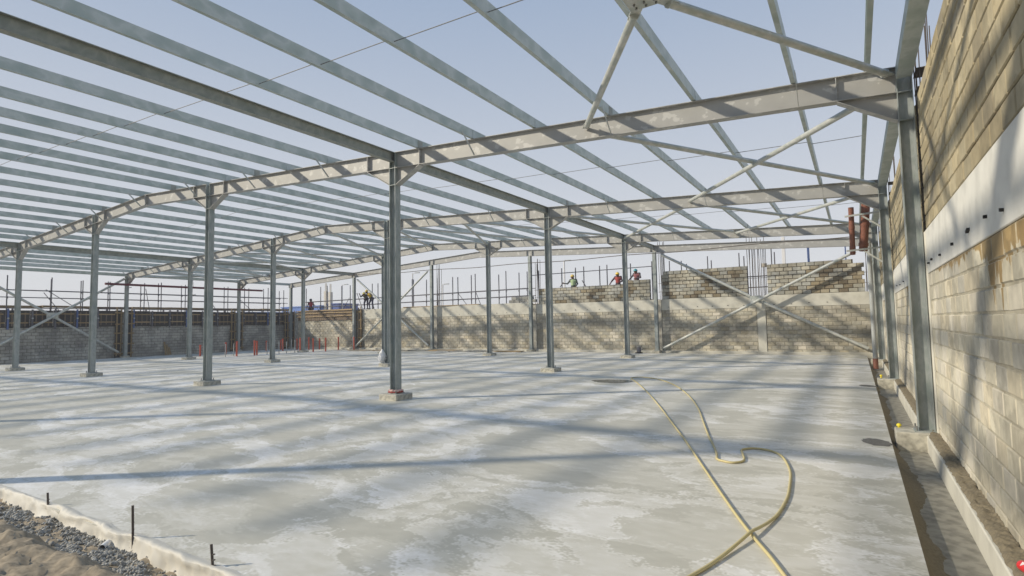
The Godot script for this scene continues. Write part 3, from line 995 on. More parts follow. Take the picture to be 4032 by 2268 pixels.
func build_walls():
	# ---- right-hand wall
	var zs := [-2.6, Z1, Z2, Z3, WALL_B]
	var bayname := ["nearest", "second", "third", "far"]
	concrete("ground_beam", Vector3(0.77, -0.4, WALL_B + 0.2), Vector3(1.12, 0.085, -2.2), mats.concrete_band, "pale concrete ground beam along the foot of the right wall", "beam", "beam")
	for i in 4:
		var a: float = zs[i] - (0.0 if i == 0 else 0.27)
		var b: float = zs[i + 1] + (0.27 if i < 3 else 0.0)
		if i == 0: b = Z1 + 0.18
		wall_panel("block_wall", "cream concrete block panel below the beam of the right wall, %s bay" % bayname[i], Vector3(WALL_R, 0.0, a), Vector3(0, 0, -1), rows_of(12, 0.0, a - b), "right_low", mats.joint_right_low, 11 + i, "right wall panels", 0.004)
		var rows := rows_of(10, 0.0, a - b - (0.0 if i < 3 else 0.3))
		if i == 3: rows = rows_of(7, 0.0, a - b - 0.4)
		wall_panel("block_wall", "tan bare block panel above the beam of the right wall, %s bay" % bayname[i], Vector3(WALL_R + 0.004, 3.04, a), Vector3(0, 0, -1), rows, "right_high", mats.joint_right_high, 31 + i, "right wall panels", 0.012)
		var rb := thing("ring_beam", "white smooth concrete beam band in the right wall, %s bay" % bayname[i], "beam", Vector3(WALL_R, 2.4, (a + b) * 0.5), "ring beams")
		put(rb, "beam", block_mesh(Vector3(0.2, 0.63, a - b + 0.02), 0.006, 60 + i), mats.concrete_white, Transform3D(Basis.IDENTITY, Vector3(WALL_R + 0.094, 2.715, (a + b) * 0.5)))
		# form-tie holes left in it
		if i < 2:
			var hz := [-5.08, -5.65, -6.46, -7.44, -8.47, -9.33, -9.7] if i == 0 else [-11.2, -12.1, -13.2, -14.6, -15.7, -16.8]
			for z in hz:
				var q := box(rb, "tie_stub", Vector3(WALL_R - 0.012, 2.53 + rng.randf_range(-0.02, 0.03), z), Vector3(0.035, 0.022, rng.randf_range(0.03, 0.1)), mats.black)
				q.rotation.x = rng.randf_range(-0.3, 0.3)
	for i in 3:
		var z: float = zs[i + 1]
		var wd := 0.27
		concrete("concrete_column", Vector3(WALL_R - 0.02, 0.0, z - wd + 0.01), Vector3(WALL_R + 0.2, 3.02, z + (0.17 if i == 0 else wd - 0.01)), mats.concrete_band, "pale cast concrete column in the right wall behind the %s steel wall column" % ["nearest", "second", "third"][i], "column", "shaft", "concrete wall columns")
		# starter bars above it
		var t := thing("starter_bars", "upright reinforcing bars rising from the right wall behind the %s steel column" % ["nearest", "second", "third"][i], "rebar", Vector3(WALL_R + 0.1, 3.0, z), "starter bars")
		for k in 8:
			var x := WALL_R + 0.03 + 0.14 * (k % 2)
			var zz := z - 0.2 + 0.12 * (k / 2)
			tube(t, "bar", Vector3(x, 3.0, zz), Vector3(x + rng.randf_range(-0.04, 0.04), 6.3 + rng.randf_range(-0.3, 0.3), zz + rng.randf_range(-0.05, 0.05)), 0.008, mats.rebar, 5)
		for k in 9:
			box(t, "link", Vector3(WALL_R + 0.1, 3.2 + 0.28 * k, z - 0.02), Vector3(0.18, 0.01, 0.42), mats.rebar)
	# soil and rubble lying on the ground beam
	var st := st_new()
	st.set_smooth_group(0)
	var nn := noise_of(1.0, 14, 4)
	var P := func(i: int, j: int) -> Vector3:
		var z := lerpf(-31.0, -2.3, j / 900.0)
		var e := 0.02 * nn.get_noise_1d(z * 6.0)
		var x: float = lerpf(0.79 + e, 0.917, i / 5.0)
		var y := 0.088 + (0.024 + 0.034 * nn.get_noise_2d(x * 30.0, z * 16.0) + 0.012 * nn.get_noise_1d(z * 2.0)) * (1.0 if i > 0 else 0.0) + 0.012 * i / 5.0
		return Vector3(x, y, z)
	for j in 900:
		for i in 5:
			quad(st, P.call(i, j), P.call(i + 1, j), P.call(i + 1, j + 1), P.call(i, j + 1))
	var so := put(self, "rubble", st_done(st), mats.soil)
	tag(so, "brown soil and mortar droppings lying on the right ground beam", "rubble", "", "stuff")

	# ---- back wall
	concrete("ground_beam", Vector3(XE, -0.4, WALL_B - 0.22), Vector3(0.76, 0.10, WALL_B + 0.2), mats.concrete_band, "pale concrete ground beam along the foot of the back wall", "beam", "beam")
	var cols := [0.6, -4.2, XA, XB, XC, XD, XE + 0.3]
	var nm := ["rightmost bay", "bay between the wall columns and the right cross", "bay left of the right cross", "middle bay", "bay with the central column's cross", "leftmost bay"]
	for i in 6:
		var a: float = cols[i] - (0.0 if i == 0 else 0.22)
		var b: float = cols[i + 1] + 0.22
		wall_panel("block_wall", "smeared beige block panel low in the back wall, %s" % nm[i], Vector3(b, 0.0, WALL_B), Vector3(1, 0, 0), rows_of(12, 0.0, a - b), "back_low", mats.joint_back_low, 51 + i, "back wall panels", 0.012)
		if i < 5:
			var rb := thing("ring_beam", "pale concrete beam band on the back wall, %s" % nm[i], "beam", Vector3((a + b) * 0.5, 2.4, WALL_B), "ring beams")
			put(rb, "beam", block_mesh(Vector3(a - b + 0.02, 0.62 if i < 3 else 0.76, 0.2), 0.006, 80 + i), mats.concrete_band, Transform3D(Basis.IDENTITY, Vector3((a + b) * 0.5, 2.71 if i < 3 else 2.78, WALL_B - 0.094)))
			var z := WALL_B + 0.01
			for k in int((a - b) / 0.8):
				box(rb, "tie_stub", Vector3(b + 0.4 + 0.8 * k, 2.55 + rng.randf_range(-0.02, 0.02), z), Vector3(rng.randf_range(0.03, 0.07), 0.03, 0.04), mats.black)
		concrete("concrete_column", Vector3(cols[i + 1] - 0.21, 0.0, WALL_B - 0.21), Vector3(cols[i + 1] + 0.21, 3.0 if i < 3 else 3.15, WALL_B + 0.03), mats.concrete if i != 0 else mats.concrete_band, "cast concrete column in the back wall, %s from the right wall" % ORD[i], "column", "shaft", "concrete wall columns")
	# upper panels of bare blocks on the ring beam
	var ya := 3.022
	wall_panel("block_wall", "bare block panel standing on the back wall's beam, nearest the right wall", Vector3(-3.85, ya, WALL_B - 0.006), Vector3(1, 0, 0), [[0.0, 4.3], [0.0, 4.3], [0.0, 4.3], [0.0, 4.2], [0.0, 4.3], [0.0, 4.2], [0.0, 4.3], [0.0, 3.85]], "back_high", mats.joint_back_high, 71, "upper back wall panels", 0.026)
	wall_panel("block_wall", "bare block panel on the back wall's beam, left of the tall rebar cluster", Vector3(-9.4, ya, WALL_B - 0.006), Vector3(1, 0, 0), rows_of(7, 0.0, 4.6) + [[0.1, 4.6]], "back_high", mats.joint_back_high, 72, "upper back wall panels", 0.026)
	wall_panel("block_wall", "bare block panel with three workers behind it, on the back wall", Vector3(-17.5, ya, WALL_B - 0.006), Vector3(1, 0, 0), rows_of(5, 0.0, 7.4) + [[5.8, 7.4]], "back_high", mats.joint_back_high, 73, "upper back wall panels", 0.026)
	# starter bars on the back wall
	for p in [[-4.35, 0.85, 14, 6.0, "in the gap between the two right-hand block panels"], [XA + 0.3, 0.3, 7, 6.2, "beside the right cross brace of the back wall"], [XB + 0.3, 0.3, 6, 5.9, "left of the workers on the back wall"], [XC + 0.3, 0.3, 6, 6.1, "above the back wall, right of the central column"], [0.62, 0.25, 6, 5.2, "in the far right corner above the wall"]]:
		var t := thing("starter_bars", "thin upright reinforcing bars %s" % p[4], "rebar", Vector3(p[0], 3.0, WALL_B - 0.1), "starter bars")
		for k in int(p[2]):
			var x: float = p[0] + p[1] * (float(k) / (p[2] - 1) - 0.5)
			var z := WALL_B - 0.04 - 0.12 * (k % 2)
			tube(t, "bar", Vector3(x, 2.98, z), Vector3(x + rng.randf_range(-0.07, 0.07), p[3] + rng.randf_range(-0.25, 0.25), z + rng.randf_range(-0.04, 0.04)), 0.015, mats.rebar, 5)
		for k in 2:
			box(t, "tie_bar", Vector3(p[0], 3.45 + 0.5 * k, WALL_B - 0.03), Vector3(p[1] + 0.15, 0.02, 0.02), mats.rebar)

	# ---- left-hand wall
	var lz := [-10.9, Z2, Z3, WALL_B]
	for i in 3:
		var a: float = lz[i] - (0.0 if i == 0 else 0.4)
		var b: float = lz[i + 1] + (0.4 if i < 2 else 0.0)
		wall_panel("block_wall", "shaded grey block panel of the left wall, %s bay" % ["nearest", "middle", "far"][i], Vector3(WALL_L, 0.0, a), Vector3(0, 0, -1), rows_of(11, 0.0, a - b), "left_low", mats.joint_left, 91 + i, "left wall panels", 0.018)
	for i in 2:
		concrete("concrete_column", Vector3(WALL_L - 0.2, 0.0, lz[i + 1] - 0.39), Vector3(WALL_L + 0.005, 3.1, lz[i + 1] + 0.39), mats.concrete, "shaded concrete column in the left wall inside the %s timber mould" % ["nearer", "further"][i], "column", "shaft", "concrete wall columns")
	concrete("ground_beam", Vector3(WALL_L - 0.2, -0.4, WALL_B), Vector3(WALL_L + 0.12, 0.0, -9.0), mats.concrete, "grey concrete ground beam along the foot of the left wall", "beam", "beam")

# ---------------------------------------------------------------- formwork
func build_formwork():
	var lz := [-10.9, Z2 + 0.5, Z2 - 0.5, Z3 + 0.5, Z3 - 0.5, WALL_B + 0.3]
	for i in 3:
		var a: float = lz[i * 2]
		var b: float = lz[i * 2 + 1]
		var t := thing("beam_formwork", "dark plywood beam formwork with timber rails on the left wall, %s bay" % ["nearest", "middle", "far"][i], "formwork", Vector3(WALL_L, 2.1, (a + b) * 0.5), "beam formwork")
		var k := int((a - b) / 1.22) + 1
		var stp := (a - b) / k
		for j in k:
			var z := a - stp * (j + 0.5)
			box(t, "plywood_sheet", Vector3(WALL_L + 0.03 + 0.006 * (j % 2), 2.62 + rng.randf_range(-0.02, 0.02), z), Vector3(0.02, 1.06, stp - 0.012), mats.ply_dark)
			box(t, "steel_soldier", Vector3(WALL_L + 0.12, 2.62, z + stp * 0.42), Vector3(0.06, 1.2 + rng.randf_range(-0.1, 0.1), 0.09), mats.scaffold_blue if (j + i) % 3 == 1 else mats.scaffold_tube)
			for y in [2.95, 2.42]:
				box(t, "rail", Vector3(WALL_L + 0.075, y - 0.03 + rng.randf_range(-0.03, 0.03), z), Vector3(0.06, 0.075, stp * rng.randf_range(0.8, 0.98)), mats.timber if rng.randf() < 0.7 else mats.timber_pale)
			for q in 3:
				box(t, "batten", Vector3(WALL_L + 0.055, 2.6, z - stp * 0.3 + stp * 0.27 * q), Vector3(0.03, rng.randf_range(0.7, 1.0), 0.06), mats.ply_brown)
			box(t, "clamp_head", Vector3(WALL_L + 0.05, 3.2, z + rng.randf_range(-0.3, 0.3)), Vector3(0.08, 0.14, 0.09), mats.scaffold_tube)
			tube(t, "tie_nut", Vector3(WALL_L + 0.14, 2.66, z + stp * 0.42), Vector3(WALL_L + 0.2, 2.66, z + stp * 0.42), 0.05, mats.grey_pvc, 8)
	# back wall, leftmost bay
	var t2 := thing("beam_formwork", "sunlit brown board formwork with pale rails, left end of the back wall", "formwork", Vector3(-38.2, 2.4, WALL_B), "beam formwork")
	for j in 28:
		var x := XE + 0.75 + 0.26 * j
		if x > XD - 0.3: break
		var q := box(t2, "board", Vector3(x, 2.79, WALL_B + 0.05 + rng.randf_range(0.0, 0.025)), Vector3(0.24, 0.84 + rng.randf_range(-0.04, 0.04), 0.03), mats.ply_brown)
		q.rotation.z = rng.randf_range(-0.05, 0.05)
	for y in [3.2, 2.98, 2.72]:
		for j in 3:
			var x := -40.6 + 2.3 * j
			var q := bar(t2, "rail", Vector3(x - 1.25, y + rng.randf_range(-0.03, 0.03), WALL_B + 0.12 + 0.01 * j), Vector3(x + 1.25, y + rng.randf_range(-0.03, 0.03), WALL_B + 0.12 + 0.01 * j), 0.05, 0.07, mats.timber_pale)
	# column moulds
	column_mould(Vector3(WALL_L + 0.1, 0, Z2), true, "timber column mould beside the second left-wall steel column")
	column_mould(Vector3(WALL_L + 0.1, 0, Z3), true, "timber column mould beside the third left-wall steel column")
	column_mould(Vector3(WALL_L + 0.25, 0, Z4 + 0.05), true, "timber column mould in the far left corner")
	column_mould(Vector3(XD + 0.1, 0, WALL_B + 0.1), false, "tall timber column mould on the back wall beside the two standing workers")

func column_mould(p: Vector3, left: bool, label: String):
	var t := thing("column_mould", label, "formwork", p, "column moulds")
	var u := Vector3(0, 0, 1) if left else Vector3(1, 0, 0)
	var f := Vector3(1, 0, 0) if left else Vector3(0, 0, 1)
	for s in [-1, 1]:
		var c: Vector3 = p + u * s * 0.32
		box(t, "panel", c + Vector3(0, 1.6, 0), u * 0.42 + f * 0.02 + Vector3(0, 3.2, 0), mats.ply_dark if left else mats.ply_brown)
		for k in 2:
			box(t, "stud", c + u * (-0.13 + 0.26 * k) + f * 0.05 + Vector3(0, 1.66 + 0.1 * k, 0), u * 0.07 + f * 0.06 + Vector3(0, 3.3, 0), mats.timber)
		for k in 5:
			var y: float = [0.28, 0.95, 1.62, 2.3, 3.0][k] + rng.randf_range(-0.04, 0.04)
			var q := box(t, "batten", c + u * rng.randf_range(-0.04, 0.04) + f * 0.10 + Vector3(0, y, 0), u * 0.55 + f * 0.045 + Vector3(0, 0.09, 0), mats.timber)
			if left: q.rotation.x = rng.randf_range(-0.05, 0.05)
			else: q.rotation.z = rng.randf_range(-0.05, 0.05)

# ---------------------------------------------------------------- scaffolds
func build_scaffolds():
	var tm: Material = mats.scaffold_tube
	# left
	var t := thing("tube_scaffold", "dark tube scaffold with rails and boards behind the left wall", "scaffold", Vector3(-44, 0, -20))
	var zs := [-10.2, -12.35, -14.5, -16.2, -17.8, -19.9, -21.1, -22.8, -24.6, -26.2, -28.0, -29.8, -31.4]
	for k in zs.size():
		for x in [-43.5, -44.5]:
			var z: float = zs[k] + (0.0 if x > -44 else -0.28)
			var top := 5.22 + rng.randf_range(-0.1, 0.1)
			tube(t, "standard", Vector3(x, -0.4, z), Vector3(x + rng.randf_range(-0.03, 0.03), top, z + rng.randf_range(-0.05, 0.05)), 0.032, tm, 8)
			for y in [4.42, 3.97]:
				box(t, "coupler", Vector3(x, y, z), Vector3(0.075, 0.085, 0.075), tm)
	for x in [-43.5, -44.5]:
		for y in [4.42, 3.97, 3.3]:
			tube(t, "ledger", Vector3(x, y + (0.05 if x < -44 else 0.0), -9.0), Vector3(x, y + 0.03, -31.8), 0.024, tm, 8)
	for k in 9:
		var z0 := -9.0 - 2.55 * k
		bar(t, "board", Vector3(-43.75 - 0.25 * (k % 2), 3.40 + 0.02 * (k % 3), z0), Vector3(-43.75 - 0.25 * (k % 2), 3.42, z0 - 2.7), 0.5, 0.12, mats.timber if k % 3 else mats.ply_brown)
	for p in [[-14.2, 4.5, -15.9, 3.3], [-14.9, 3.2, -14.1, 4.3], [-20.3, 3.2, -20.0, 4.8], [-25.3, 3.2, -24.3, 4.6], [-27.0, 4.4, -28.5, 3.1]]:
		tube(t, "raker", Vector3(-43.45, p[1], p[0]), Vector3(-43.45, p[3], p[2]), 0.022, tm, 8)
	# back
	var t2 := thing("tube_scaffold", "dark tube scaffold standing behind the low left part of the back wall", "scaffold", Vector3(-30, 0, -32.5))
	var xs := [-41.6, -40.26, -38.84, -37.53, -35.93, -33.89, -32.72, -29.5, -28.94, -28.07, -26.54, -25.52, -24.61, -23.79, -23.05, -21.37, -20.45, -19.73, -18.79]
	for k in xs.size():
		var z := -32.3 - 0.5 * (k % 2)
		tube(t2, "standard", Vector3(xs[k], -0.4, z), Vector3(xs[k] + rng.randf_range(-0.04, 0.04), 5.35 + rng.randf_range(-0.1, 0.1), z), 0.034, tm, 8)
		for y in [4.05, 3.58]:
			box(t2, "coupler", Vector3(xs[k], y, z), Vector3(0.075, 0.085, 0.075), tm)
	for z in [-32.3, -32.8]:
		for y in [4.05, 3.55]:
			tube(t2, "ledger", Vector3(-42.2, y, z), Vector3(-18.4, y + 0.12, z), 0.024, tm, 8)
	for k in 9:
		var x := -41.5 + 2.55 * k
		bar(t2, "board", Vector3(x, 3.12 + 0.03 * (k % 2), -32.5), Vector3(x + 2.5, 3.13, -32.5), 0.5, 0.06, mats.timber_pale)
	for p in [[-39.6, 3.1, -40.8, 4.1], [-36.0, 4.2, -36.9, 3.1], [-24.6, 4.1, -23.8, 3.2], [-23.05, 4.2, -22.6, 3.2]]:
		tube(t2, "raker", Vector3(p[0], p[1], -32.25), Vector3(p[2], p[3], -32.25), 0.022, tm, 8)
	var t3 := thing("tube_scaffold", "dark tube scaffold with one top rail behind the three workers", "scaffold", Vector3(-14, 0, -32.9))
	var x3 := [-18.2, -16.53, -15.45, -14.93, -13.76, -13.32, -11.71, -10.41]
	for k in x3.size():
		tube(t3, "standard", Vector3(x3[k], -0.4, -32.9 - 0.15 * (k % 2)), Vector3(x3[k], 5.37 + 0.05 * (k % 2), -32.9 - 0.15 * (k % 2)), 0.036, tm, 8)
	tube(t3, "ledger", Vector3(-18.8, 5.06, -32.86), Vector3(-10.35, 5.1, -32.86), 0.026, tm, 8)
	bar(t3, "board", Vector3(-18.4, 3.04, -32.3), Vector3(-14.0, 3.04, -32.3), 0.9, 0.05, mats.timber_pale)
	bar(t3, "board", Vector3(-13.98, 3.04, -32.3), Vector3(-9.9, 3.04, -32.3), 0.9, 0.05, mats.timber_pale)
	for p in [[-16.55, 4.15, -16.3, 4.45], [-14.95, 4.5, -14.7, 4.1]]:
		tube(t3, "raker", Vector3(p[0], p[1], -32.8), Vector3(p[2], p[3], -32.8), 0.03, tm, 8)
	var t4 := thing("tube_scaffold", "scaffold poles poking up behind the two tall bare block panels", "scaffold", Vector3(-5, 0, -32.9))
	for p in [[-9.3, 5.35], [-8.6, 5.3], [-8.3, 5.1], [-7.1, 5.45], [-6.9, 5.2], [-5.4, 5.5], [-5.15, 5.3], [-3.75, 5.6], [-3.6, 5.4], [-2.0, 5.7], [-1.95, 5.6], [-0.3, 5.8]]:
		tube(t4, "standard", Vector3(p[0], -0.4, -32.9), Vector3(p[0], p[1], -32.9), 0.03, tm if p[0] < -3 else mats.scaffold_blue, 8)
	for y in [3.5, 4.1]:
		tube(t4, "ledger", Vector3(-9.6, y, -32.85), Vector3(0.3, y + 0.06, -32.85), 0.026, tm, 8)
	# right: props behind the upper wall
	for k in 4:
		var z: float = [-8.6, -12.4, -15.2, -20.5][k]
		var t5 := thing("wall_prop", "blue adjustable steel prop behind the right wall, %s from the camera" % ORD[k], "prop", Vector3(1.45, 0, z), "wall props")
		tube(t5, "pole", Vector3(1.45, -0.4, z), Vector3(1.38, 5.6, z - 0.05), 0.03, mats.scaffold_blue, 8)
		tube(t5, "inner_pole", Vector3(1.38, 5.6, z - 0.05), Vector3(1.37, 6.0, z - 0.05), 0.02, mats.scaffold_blue, 8)
		tube(t5, "collar", Vector3(1.385, 5.2, z - 0.045), Vector3(1.385, 5.26, z - 0.045), 0.05, mats.scaffold_blue, 8)

# ---------------------------------------------------------------- beyond the site
func lamp_post(at: Vector3, h: float, arm: float, label: String):
	var t := thing("street_lamp", label, "street lamp", at, "street lamps")
	tube(t, "post", at, at + Vector3(0, h, 0), 0.09, mats.far_white, 10)
	tube(t, "arm", at + Vector3(0, h - 0.05, 0), at + Vector3(arm * 0.8, h + 0.02, 0), 0.045, mats.far_white, 8)
	box(t, "lamp_head", at + Vector3(arm, h + 0.02, 0), Vector3(0.75, 0.1, 0.28), mats.grey_pvc)

func build_far():
	lamp_post(Vector3(-29.65, -0.4, -60), 9.65, 0.5, "tall pale street lamp seen between the workers and their scaffold")
	lamp_post(Vector3(-53.9, -0.4, -60), 9.7, 0.9, "pale street lamp right of the central column above the wall")
	lamp_post(Vector3(-48.4, -0.4, -60), 7.8, 0.7, "shorter street lamp beyond the scaffold right of the central column")
	lamp_post(Vector3(-68.6, -0.4, -60), 8.8, 0.9, "pale street lamp far off beyond the formwork bay")
	lamp_post(Vector3(-88, -0.4, -38), 8.3, 0.8, "pale street lamp far beyond the left scaffold, nearer the camera")
	lamp_post(Vector3(-88, -0.4, -47), 7.6, 0.8, "pale street lamp far beyond the left scaffold, further away")
	# unfinished concrete posts with bars
	for p in [[-72.4, 8.8], [-71.3, 8.6]]:
		var at := Vector3(p[0], -0.4, -60)
		var t := thing("unfinished_post", "pale unfinished concrete post beyond the formwork, %s" % ("left of the pair" if p[0] < -72 else "right of the pair"), "post", at, "unfinished posts")
		put(t, "shaft", block_mesh(Vector3(0.5, p[1] - 0.8, 0.5), 0.03, 5), mats.far_beige, Transform3D(Basis.IDENTITY, at + Vector3(0, (p[1] - 0.8) * 0.5, 0)))
		for k in 4:
			tube(t, "bar", at + Vector3(-0.18 + 0.12 * k, p[1] - 0.85, 0), at + Vector3(-0.18 + 0.12 * k, p[1] + 0.5, 0), 0.03, mats.far_beige, 5)
	# white post
	var at2 := Vector3(-4.3, -0.4, -45)
	var wp := thing("white_post", "broad white post behind the right-hand block panels", "post", at2)
	put(wp, "shaft", block_mesh(Vector3(0.22, 8.2, 0.22), 0.01, 6), mats.far_white, Transform3D(Basis.IDENTITY, at2 + Vector3(0, 4.1, 0)))
	# blue sheds
	shed(Vector3(-77.5, -0.4, -61), Vector3(9.5, 5.55, 4), mats.blue_sheet, "low blue site shed beyond the back wall's formwork")
	shed(Vector3(-71.0, -0.4, -62), Vector3(3.2, 5.8, 4), mats.blue_dark, "dark blue site shed beyond the back wall, right of the light blue one")
	shed(Vector3(-62, -0.4, -40), Vector3(9, 3.9, 6), mats.blue_sheet, "bright blue cabin beyond the far left corner")
	shed(Vector3(-38, -0.4, -62), Vector3(12, 4.6, 3), mats.far_white, "long white hoarding seen over the middle of the back wall")

func shed(at: Vector3, s: Vector3, m: Material, label: String):
	var t := thing("site_shed", label, "shed", at)
	box(t, "wall", at + Vector3(0, s.y * 0.5, 0), s, m)
	box(t, "roof", at + Vector3(0, s.y + 0.08, 0), s * Vector3(1.04, 0, 1.06) + Vector3(0, 0.16, 0), m)
	for k in 4:
		box(t, "window", at + Vector3(-s.x * 0.36 + s.x * 0.24 * k, s.y * 0.72, s.z * 0.5 + 0.02), Vector3(s.x * 0.09, s.y * 0.16, 0.05), mats.far_white)

# ---------------------------------------------------------------- small things
func build_small_things():
	# the hose
	var hp := [[-0.36, -4.0], [-0.5, -4.31], [-0.64, -4.63], [-0.81, -4.98], [-1.02, -5.45], [-1.39, -6.34], [-1.77, -7.27], [-2.22, -8.37], [-2.81, -9.75], [-3.58, -11.55], [-4.65, -13.93], [-5.66, -16.0], [-6.06, -16.75], [-6.10, -17.1], [-5.82, -17.25], [-5.2, -16.8], [-4.37, -15.5], [-3.52, -13.6], [-2.83, -11.67], [-2.33, -9.98], [-2.03, -8.96], [-1.83, -8.33], [-1.67, -7.79], [-1.6, -7.49], [-1.5, -7.4], [-1.39, -7.38], [-1.3, -7.5], [-1.31, -7.69], [-1.38, -7.98], [-1.41, -8.17], [-1.28, -8.32], [-1.09, -8.28], [-0.93, -8.07], [-0.82, -7.68], [-0.73, -7.18], [-0.69, -6.65], [-0.67, -6.19], [-0.69, -5.68], [-0.73, -5.39], [-0.78, -5.16], [-0.82, -5.0], [-0.87, -4.77], [-0.93, -4.5], [-1.0, -4.22], [-1.10, -3.9]]
	var pts := []
	for k in hp.size():
		var y := 0.0155
		if k >= 38 and k <= 42: y = 0.0155 + 0.028 * (1.0 - absf(k - 40) / 2.5)
		pts.append(Vector3(hp[k][0], y, hp[k][1]))
	var ho := put(self, "water_hose", sweep(smooth_path(pts, 6), 0.0135, 10), mats.hose)
	tag(ho, "long yellowish rubber hose looping across the floor slab", "hose")
	# upright pipe stubs by the left rear
	var reds := [[-37.66, -20.8, 0.76], [-34.67, -21.54, 0.98], [-34.36, -22.6, 0.99], [-40.18, -27.45, 0.8], [-34.63, -22.95, 0.95], [-38.53, -27.76, 0.95], [-38.99, -29.41, 0.9], [-36.84, -28.08, 1.0], [-34.02, -27.06, 1.0], [-37.78, -29.62, 1.0], [-37.2, -30.2, 0.9], [-33.67, -27.89, 1.0], [-34.87, -30.12, 1.0], [-33.3, -30.3, 1.0], [-40.6, -29.05, 0.8], [-38.2, -22.9, 0.85]]
	reds.sort_custom(func(a, b): return a[0] / a[1] > b[0] / b[1])
	for k in reds.size():
		var p: Array = reds[k]
		var t := thing("pipe_stub", "orange-red pipe stub standing up from the slab, %s from the left" % ORD[k], "pipe", Vector3(p[0], 0, p[1]), "red pipe stubs")
		tube(t, "pipe", Vector3(p[0], -0.05, p[1]), Vector3(p[0] + rng.randf_range(-0.02, 0.02), p[2], p[1]), 0.055, mats.orange_pipe, 12)
		tube(t, "socket", Vector3(p[0], p[2] - 0.1, p[1]), Vector3(p[0], p[2] + 0.005, p[1]), 0.065, mats.orange_pipe, 12)
	var greys := [[-34.87, -20.89, 0.81], [-35.62, -21.91, 0.8], [-34.31, -23.5, 0.82], [-34.03, -24.22, 0.85], [-34.11, -24.88, 0.82], [-34.14, -25.57, 0.9], [-38.59, -28.6, 0.85], [-36.2, -27.9, 0.9]]
	greys.sort_custom(func(a, b): return a[0] / a[1] > b[0] / b[1])
	for k in greys.size():
		var p: Array = greys[k]
		var t := thing("conduit_stub", "thin grey conduit standing up from the slab, %s from the left" % ORD[k], "pipe", Vector3(p[0], 0, p[1]), "grey conduit stubs")
		tube(t, "pipe", Vector3(p[0], -0.05, p[1]), Vector3(p[0], p[2], p[1]), 0.03, mats.grey_pvc, 10)
		tube(t, "cap", Vector3(p[0], p[2] - 0.03, p[1]), Vector3(p[0], p[2] + 0.01, p[1]), 0.045, mats.grey_pvc, 10)
	# long maroon pipe hung along the left wall
	var mp := thing("hung_pipe", "long dark maroon pipe hung level along the left wall", "pipe", Vector3(-41.6, 4.9, -22))
	tube(mp, "pipe", Vector3(-41.6, 4.9, -16.7), Vector3(-41.6, 4.9, -28.0), 0.075, mats.maroon_pipe, 12)
	for z in [-18.3, -22.4, -26.4]:
		tube(mp, "hanger", Vector3(-41.6, 4.9, z), Vector3(-41.75, roof(-41.75) + 0.05, z), 0.008, mats.rod, 6)
	# two red-brown pipes on brackets by the second wall column
	for p in [[0.03, 5.17, 3.74, 0.075, "thinner", -19.9], [0.42, 5.25, 3.84, 0.12, "thicker", -20.0]]:
		var a := Vector3(p[0], p[1], p[5])
		var b := Vector3(p[0] - (0.02 if p[4] == "thinner" else 0.13), p[2], p[5] - 0.35)
		var t := thing("red_pipe", "%s open red-brown pipe hanging high by the right wall" % p[4], "pipe", b, "hanging red pipes")
		t.add_child(pipe_open(a, b, p[3], t.position), true)
		for f in [0.42, 0.86]:
			var c := a.lerp(b, f)
			var dd := (b - a).normalized() * 0.05
			tube(t, "collar", c - dd, c + dd, p[3] * 1.14, mats.rust_pipe, 16)
	for k in 2:
		var y: float = [4.93, 3.86][k]
		var t := thing("pipe_bracket", "pale steel bracket holding the hanging red pipes, %s one" % ["upper", "lower"][k], "bracket", Vector3(0.7, y, -20), "pipe brackets")
		bar(t, "arm", Vector3(-0.15, y - 0.04, -19.83), Vector3(WALL_R, y + 0.02, -19.83), 0.05, 0.05, mats.tube_steel)
		bar(t, "strut", Vector3(0.3, y - 0.06, -19.86), Vector3(WALL_R - 0.02, y - 0.55, -19.86), 0.045, 0.045, mats.tube_steel)
	# rain pipes in the far right corner
	for p in [[0.52, -24.2, "nearer"], [0.60, -27.6, "further"]]:
		var t := thing("down_pipe", "grey plastic down pipe standing against the right wall, %s one" % p[2], "pipe", Vector3(p[0], 0, p[1]), "down pipes")
		tube(t, "pipe", Vector3(p[0], 0.0, p[1]), Vector3(p[0], 4.6, p[1]), 0.075, mats.grey_pvc, 14)
		tube(t, "socket", Vector3(p[0], 2.8, p[1]), Vector3(p[0], 2.98, p[1]), 0.09, mats.grey_pvc, 14)
		tube(t, "foot", Vector3(p[0], -0.1, p[1]), Vector3(p[0], 0.28, p[1]), 0.085, mats.rust_pipe, 14)
	# mushroom caps on bars by the wall columns
	for p in [[0.47, -10.32, 0.10, "nearest wall column"], [0.50, -18.3, 0.14, "second wall column"]]:
		var at := Vector3(p[0], -0.15, p[1])
		var t := thing("capped_bar", "upright bar with yellow safety cap at the %s" % p[3], "rebar", at, "capped bars")
		tube(t, "bar", at, Vector3(p[0], p[2] + 0.02, p[1]), 0.009, mats.rebar, 6)
		tube(t, "cap_stem", Vector3(p[0], p[2] - 0.02, p[1]), Vector3(p[0], p[2] + 0.04, p[1]), 0.019, mats.yellow_cap, 10)
		var dome := SphereMesh.new()
		dome.radius = 0.036
		dome.height = 0.036
		dome.is_hemisphere = true
		dome.radial_segments = 14
		dome.rings = 5
		put(t, "cap", dome, mats.yellow_cap, Transform3D(Basis.IDENTITY, Vector3(p[0], p[2] + 0.035, p[1])))
